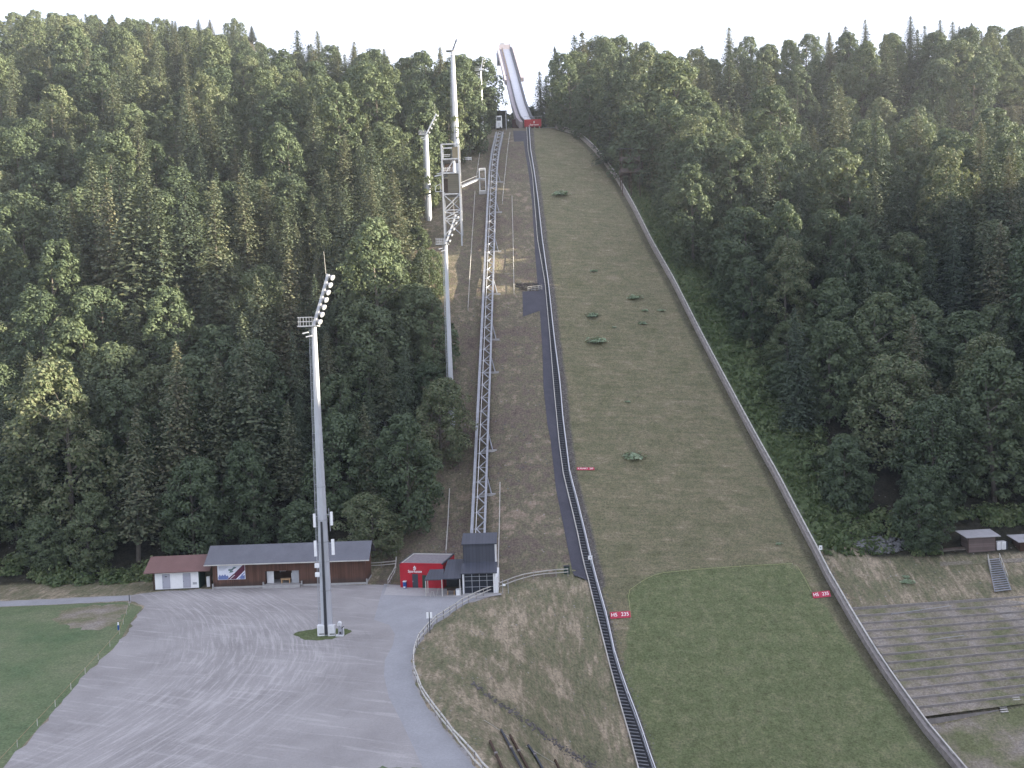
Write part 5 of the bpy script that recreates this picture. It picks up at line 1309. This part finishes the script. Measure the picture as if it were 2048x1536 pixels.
# ------------------------------------------------------------------ right: hut, bins, stairs, terraces
def right_side():
    def hut_r(name, lab, pl, pr, hw, D, roofmat, wallmat):
        p, q_ = G(*pl), G(*pr); z = (p[2] + q_[2]) / 2; L, d, n = frame2(p, q_); Lf0 = local(p, d, n); Lf = lambda a, b, zz: Lf0(a, b, zz + z)
        t = thing(name, lab, 'hut', (p[0], p[1], z))
        obx(Lf, 0, L, 0, D, -.4, hw).build('wall', wallmat, t)
        MB().quadprism([Lf(-.6, -.6, hw + .1), Lf(L + .6, -.6, hw + .1), Lf(L + .45, D + .3, hw + .8), Lf(-.9, D + .3, hw + .8)], .12).build('roof', roofmat, t)
        for a in (.02, L - .14): obx(Lf, a, a + .12, -.05, -.003, -.2, hw).build('corner_post', 'darkwood', t)
        obx(Lf, L * .55, L * .55 + .9, -.05, -.003, 0, 1.9).build('door', 'hutboards', t)
        return Lf, L
    Lf, L = hut_r('wooden_hut', 'small wooden hut with a pale sheet roof above the embankment', (1936, 1106), (1992, 1101), 2.75, 2.2, 'sheet', 'hutboards')
    hut_r('wooden_hut', 'brown hut with a grey roof cut by the right edge of the photo', (2040, 1103), (2092, 1099), 1.7, 2.2, 'sheet', 'darkwood')
    for a, lab in ((.3, 'white upright bin against the wooden hut, left one of two'), (1.2, 'white upright bin with a dark side, right one of two')):
        b = thing('storage_bin', lab, 'bin', Lf(L + a + .4, .3, 0)); obx(Lf, L + a, L + a + .78, .1, .9, -.1, 1.55).build('body', 'white', b); obx(Lf, L + a - .03, L + a + .81, .07, .93, 1.55, 1.62).build('lid', 'offwhite', b)
        obx(Lf, L + a + .1, L + a + .68, .06, .097, .1, 1.4).build('door', 'offwhite', b)
        if a > 1: obx(Lf, L + a + .79, L + a + 1.1, .1, .9, -.1, 1.6).build('side_panel', 'charcoal', b)
    for k in range(4):
        p, q_ = G(1866 + 4 * k, 1106 - k * 1.2), G(1932, 1101 - k * 1.4)
        o = thing('log', ['front log lying left of the wooden hut', 'second log of the pile left of the wooden hut', 'third log of the pile left of the wooden hut', 'rear log of the pile left of the wooden hut'][k], 'log', p, 'logs beside the wooden hut')
        MB().tube(p + (0, 0, .22), q_ + (0, 0, .25), .2, .16, 8).build('stem', 'darkwood' if k % 2 else 'trunk', o)
    # metal staircase
    ta, tb, ba, bb = G(1976, 1124), G(1999, 1122), G(1990, 1187), G(2022, 1183)
    t = thing('metal_staircase', 'grey metal staircase down the embankment to the terraces', 'stairs', ba)
    nst = 15
    for k in range(nst):
        s = k / (nst - 1); p = ta + (ba - ta) * s + (0, 0, .42); q_ = tb + (bb - tb) * s + (0, 0, .42); MB().bar(p, q_, .42, .07).build('tread', 'galv', t)
    MB().bar(ta + (0, 0, .3), ba + (0, 0, .3), .08, .3).build('stringer', 'eqgrey', t); MB().bar(tb + (0, 0, .3), bb + (0, 0, .3), .08, .3).build('stringer', 'eqgrey', t)
    for e0, e1 in ((ta, ba), (tb, bb)):
        e1_ = e0 + (e1 - e0) * (.75 if e0 is tb else .45); MB().bar(e0 + (0, 0, 1.4), e1_ + (0, 0, 1.4), .08).build('handrail', 'rail', t)
        for s in np.linspace(0, 1, 5): p = e0 + (e1_ - e0) * s; MB().bar(p, p + (0, 0, 1.4), .06).build('baluster', 'rail', t)
    # terraces
    A0, A1, B0, B1 = G(1722, 1232), G(2075, 1186), G(1868, 1450), G(2075, 1392)
    NR = 13
    tt_ = thing('spectator_terrace', 'stepped gravel spectator terrace with timber edges right of the wall', 'terrace', A0)
    rows = []
    for k in range(NR + 1):
        s = k / NR; a, b = A0 + (B0 - A0) * s, A1 + (B1 - A1) * s
        a = np.array([a[0], a[1], g(a[0], a[1])]); b = np.array([b[0] + 8, b[1] + (b[1] - a[1]) * .1, g(b[0] + 8, b[1])]); z = (a[2] + b[2]) / 2
        rows.append((a, b, z))
    zs = np.linspace(rows[0][2] + .25, rows[-1][2] + .2, NR + 1)
    STEP = (zs[0] - zs[-1]) / NR
    gb = []
    for k in range(NR):
        a, b, _ = rows[k]; a2, b2, _ = rows[k + 1]; z = zs[k]; tt2 = np.linspace(0, 1, 40)
        a = a.copy(); a2 = a2.copy(); a[0] = xR(a[1]) + .9; a2[0] = xR(a2[1]) + .9
        for s0, s1 in zip(tt2[:-1], tt2[1:]):
            gb.append([a + (b - a) * s0, a + (b - a) * s1, a2 + (b2 - a2) * s1, a2 + (b2 - a2) * s0, z])
    m = MB()
    for p0, p1, p2, p3, z in gb: m.add([(*p0[:2], z + .02), (*p1[:2], z + .02), (*p2[:2], z - STEP * .62), (*p3[:2], z - STEP * .62)], [(3, 2, 1, 0)])
    m.build('gravel_bed', 'terr', tt_)
    for k in range(1, NR + 1):
        a, b, _ = rows[k]; a = a.copy(); a[0] = xR(a[1]) + .9; z = zs[k - 1]; zl = zs[k] if k < NR else zs[k] - .6
        MB().bar((a[0], a[1], zl + STEP * .19 - (.55 if k == NR else 0)), (b[0], b[1], zl + STEP * .19 - (.55 if k == NR else 0)), .16, STEP * .38 + .08 + (1.3 if k == NR else 0)).build('timber_edge', 'timber', tt_)
    a, b, _ = rows[0]; a = a.copy(); a[0] = xR(a[1]) + .9
    MB().bar((a[0], a[1], zs[0] + .18), (b[0], b[1], zs[0] + .18), .2, .42).build('timber_edge', 'timber', tt_)
    gy = np.linspace(66, rows[-1][0][1] - .2, 30); gxx = np.linspace(0, 1, 30)
    GX = (xR(gy) + 1)[:, None] + (100 - xR(gy))[:, None] * gxx; GY = gy[:, None] + (rows[-1][1][1] - rows[-1][0][1]) / (rows[-1][1][0] - rows[-1][0][0]) * (GX - rows[-1][0][0])
    sheet('gravel_yard', np.dstack([GX, GY, hz(GX, GY) + .08]), 'terr')
    # crush barriers
    for (x0, y0_, x1, y1_), lab in [((1736,1246,1783,1242),'thin rail at the left end of the top terrace row'),((1783,1243,1902,1226),'longer thin rail on the top terrace row'),((1801,1302,1868,1294),'thin rail on the middle terrace rows, left'),((1868,1294,1928,1286),'thin rail on the middle terrace rows, right'),((1812,1362,1856,1355),'thin greenish rail on the lower terrace')]:
        p, q_ = G(x0, y0_), G(x1, y1_); o = thing('crush_barrier', lab, 'barrier', p)
        MB().tube(p + (0, 0, 1.25), q_ + (0, 0, 1.25), .045, .045, 6).build('rail', 'galv', o)
        for c in (p, (p + q_) / 2, q_): MB().tube(c - (0, 0, .3), c + (0, 0, 1.25), .04, .04, 6).build('post', 'galv', o)
    # two pairs of little steps
    for (px, py), lab in (((2032, 1396), 'upper pair of pale wooden steps on the terrace'), ((2008, 1420), 'lower pair of pale wooden steps on the terrace')):
        p = G(px, py); o = thing('wooden_steps', lab, 'steps', p)
        for k in range(3): MB().box(p + (-.12 * k, -.42 * k + .3, .32 - .16 * k), (1.15, .26, .09), .12).build('tread', 'rail', o)
        for s in (-.5, .5): MB().bar(p + (s, .3, .2), p + (s - .3, -.7, -.2), .08, .2).build('stringer', 'darkwood', o)
right_side()

# ------------------------------------------------------------------ slope signs, ropes, small things
def cloth_sign(x0, x1, py, hgt, txt, lab, tilt=0.0):
    p, q_ = G(x0, py + 4), G(x1, py + 4 - tilt); d = q_ - p; L = np.linalg.norm(d); d /= L
    m_ = (p + q_) / 2; uy = np.array([0, .8, g(m_[0], m_[1] + .8) - g(m_[0], m_[1])]); uy /= np.linalg.norm(uy)
    uy = uy * .75 + np.array([0, 0, .45]); uy /= np.linalg.norm(uy); nn = np.cross(d, uy)
    o = thing('distance_sign', lab, 'sign', m_)
    k0 = p + (0, 0, .2); v = [k0, k0 + d * L, k0 + d * L + uy * hgt, k0 + uy * hgt]
    MB().quadprism(v, .05).build('panel', 'redcloth', o)
    n0, n1 = [len(w_) for w_ in txt.split()]; cw = hgt * .78 * .62; tot = (n0 + n1 + .8) * cw
    for w_, off in zip(txt.split(), (-tot / 2 + n0 * cw / 2, tot / 2 - n1 * cw / 2)):
        text('lettering', w_, hgt * .78, 'signwhite', o, k0 + d * (L / 2 + off) + uy * hgt * .52 + nn * .03, d, uy, .01)
    for c in (v[0], v[1]): MB().bar(c - nn * .06, (c[0], c[1] + .3, g(c[0], c[1] + .3) - .1), .05).build('stake', 'galv', o)
cloth_sign(1154, 1189, 938, .62, 'K-PUNKT 200', 'low red sign with white lettering highest on the slope beside the stairs')
cloth_sign(1221, 1262, 1236, 1.15, 'HS 235', 'low red sign reading HS 235 beside the stairs, left of the mown turf', 3)
cloth_sign(1627, 1662, 1195, 1.1, 'HS 235', 'low red sign reading HS 235 beside the wooden wall', 4)
def number_plate(p, lab, w_=.75, h_=.7, dy=0):
    o = thing('number_plate', lab, 'sign', p); MB().bar(p, p + (0, 0, 1.4), .08).build('post', 'galv', o); MB().box(p + (0, -.06, 1.5), (w_, .06, h_)).build('plate', 'white', o); MB().box(p + (0, -.1, 1.5), (w_ * .3, .02, h_ * .35)).build('mark', 'eqgrey', o)
number_plate(np.array([*G(1181, 1134)[:2], G(1181, 1134)[2] + .2]), 'small white plate on the stairway handrail')
pw = G(1638, 1116); number_plate(pw + (.3, 0, .4), 'small white plate standing on the wooden wall', .6, .8)
# rope round the mown area
def rope(name, pix, lab, mat, h, th, stake=7.0, group=None):
    p = gpath(pix, 1.6, h); o = thing(name, lab, 'rope', p[len(p) // 2] - (0, 0, h)); MB().path(list(p), th, th, 6).build('cord', mat, o)
    for c in resample(p, stake): MB().tube((c[0], c[1], g(c[0], c[1]) - .2), (c[0], c[1], c[2] + .08), .035, .03, 6).build('stake', 'rail', o)
rope('boundary_rope', [(1262, 1236), (1256, 1182), (1290, 1158), (1320, 1146), (1400, 1138), (1500, 1131), (1585, 1127)], 'thin yellow green rope round the top of the mown turf', 'rope', .18, .07, 9)
rope('boundary_rope', [(1592, 1130), (1606, 1150), (1622, 1182)], 'short yellow green rope running down to the right HS sign', 'rope', .18, .07, 9)
rope('boundary_rope', [(258, 1202), (250, 1228), (238, 1262), (200, 1304), (150, 1358), (100, 1412), (50, 1464), (-10, 1528)], 'thin orange rope fence between the lawn and the gravel lot', 'orange', .75, .04, 5.5)
p = at0(237, 1260); o = thing('marker_post', 'short blue and white marker post on the lawn edge', 'post', p); MB().tube(p, p + (0, 0, .75), .12, .12, 8).build('lower_half', 'blue', o); MB().tube(p + (0, 0, .75), p + (0, 0, 1.15), .12, .1, 8).build('upper_half', 'white', o)
p = at0(259, 1205); o = thing('marker_post', 'thin dark post beside the lane at the lawn corner', 'post', p); MB().tube(p, p + (0, 0, 1.3), .07, .06, 6).build('stem', 'dark', o); MB().box(p + (0, 0, .06), (.35, .35, .12)).build('foot', 'concrete', o)
p = at0(860, 1266); o = thing('signpost', 'dark signpost with two small white boards at the bend of the path', 'signpost', p); MB().bar(p, p + (0, 0, 3.0), .12).build('post', 'dark', o)
for s in (-.24, .24): MB().box(p + (s, -.08, 2.55), (.34, .05, .85)).build('board', 'white', o)
p = G(1134, 1149); o = thing('control_box', 'dark green box at the upper end of the path fence', 'box', p); MB().box(p + (0, .6, .65), (1.0, .8, 1.3)).build('body', 'greenbox', o); MB().box(p + (0, .6, 1.33), (1.1, .9, .08)).build('lid', 'dark', o)
# steel barrier and dark scrap beside the paved pad
p, q_ = G(1056, 583), G(1084, 580); o = thing('pipe_barrier', 'grey pipe barrier above the paved pad by the stairs', 'barrier', p)
for z in (.35, .8, 1.25): MB().tube(p + (0, 0, z), q_ + (0, 0, z), .06, .06, 6).build('rail', 'rail', o)
for s in np.linspace(0, 1, 5): c = p + (q_ - p) * s; MB().tube(c - (0, 0, .3), c + (0, 0, 1.3), .06, .06, 6).build('post', 'rail', o)
m = MB(); rr_ = random.Random(4)
for i in range(70):
    c = G(rr_.uniform(1030, 1078), rr_.uniform(568, 582)); a = rr_.uniform(0, 3.14); L = rr_.uniform(.4, 1.0)
    m.bar(c + (-L * math.cos(a), -L * math.sin(a), rr_.uniform(0, .3)), c + (L * math.cos(a), L * math.sin(a), rr_.uniform(.1, .6)), .08)
o = m.build('brush_heap', 'dark'); tag(o, kind='stuff')
# dark beams on the bank
for i, (pts, lab) in enumerate([([(980, 1482), (992, 1508), (1008, 1545)], 'leftmost dark beam lying down the grass bank'), ([(1002, 1460), (1022, 1496), (1048, 1545)], 'longest dark beam lying on the grass bank'), ([(1020, 1470), (1038, 1503), (1062, 1548)], 'thin dark beam right of the longest one on the bank'),
        ([(1056, 1490), (1070, 1510), (1092, 1550)], 'bent topped dark beam on the bank'), ([(1110, 1520), (1128, 1555)], 'rightmost dark beam at the bottom of the bank')]):
    p = np.array([G(a, b, .3) for a, b in pts]); o = thing('snow_beam', lab, 'beam', p[0] - (0, 0, .3)); MB().path(list(p), .22, .2).build('beam', 'charcoal' if i % 2 else 'darkwood', o)
    for c in p[1:-1]: MB().box(c + (0, 0, .05), (.34, .3, .26)).build('joint', 'timber', o)
    c = p[0]; MB().bar(c + (0, 0, -.4), c + (0, 0, .1), .14).build('foot', 'darkwood', o)
for pts, lab in (([(968, 1440), (1002, 1462), (1024, 1478)], 'thin pale cord tied to the upper beams on the bank'), ([(1052, 1492), (1085, 1512), (1112, 1528)], 'thin pale cord between the two right beams on the bank')):
    p = gpath(pts, .8, .12); o = MB().path(list(p), .05, .05, 6).build('cord', 'rail'); tag(o, lab, 'rope')

# ------------------------------------------------------------------ air
HAZE = .00013; SUN_E = 5.0
if HAZE:
    hm = bpy.data.materials.new('haze'); hm.use_nodes = True; hn = hm.node_tree
    hn.nodes.remove(hn.nodes['Principled BSDF']); pv = hn.nodes.new('ShaderNodeVolumePrincipled')
    pv.inputs['Color'].default_value = (.82, .88, 1.0, 1); pv.inputs['Density'].default_value = HAZE; pv.inputs['Anisotropy'].default_value = .2
    hn.links.new(pv.outputs[0], hn.nodes['Material Output'].inputs['Volume'])
    hb = MB().box((100, 130, 105), (1090, 1150, 296)); ho = hb.build('haze', hm); ho['kind'] = 'stuff'; ho.display_type = 'WIRE'
# ------------------------------------------------------------------ light
AZ, EL = R(97), R(11)
sd = Vector((math.sin(AZ) * math.cos(EL), math.cos(AZ) * math.cos(EL), math.sin(EL)))
sl = bpy.data.lights.new('sun', 'SUN'); sl.energy = SUN_E; sl.angle = R(.5); sl.color = (1.0, .89, .68)
so = bpy.data.objects.new('sun', sl); COL.objects.link(so); so.rotation_euler = sd.to_track_quat('Z', 'Y').to_euler(); so.location = (200, -100, 300)
W = bpy.data.worlds.new('World'); S.world = W; W.use_nodes = True
nt = W.node_tree; bg = nt.nodes['Background']
sky = nt.nodes.new('ShaderNodeTexSky'); sky.sky_type = 'NISHITA'; sky.sun_disc = False; sky.sun_elevation = EL; sky.sun_rotation = AZ
sky.altitude = 900; sky.air_density = 1.0; sky.dust_density = 1.5; sky.ozone_density = 1.5
tc = nt.nodes.new('ShaderNodeTexCoord')
veil = framp(nt, noise(nt, mapping(nt, tc.outputs['Generated'], (1, 1, 2.5)), 1.6, 4, .5), .2, .7)
veil = math_(nt, 'MULTIPLY_ADD', veil, .25, .45)
lk(nt, mixc(nt, veil, sky.outputs[0], (2.42, 2.34, 2.62)), bg.inputs['Color']); bg.inputs['Strength'].default_value = .15
S.view_settings.view_transform = 'Standard'; S.view_settings.look = 'None'; S.view_settings.gamma = 1; S.view_settings.exposure = 2.2
S.cycles.max_bounces = 6; S.cycles.diffuse_bounces = 3; S.cycles.transparent_max_bounces = 4
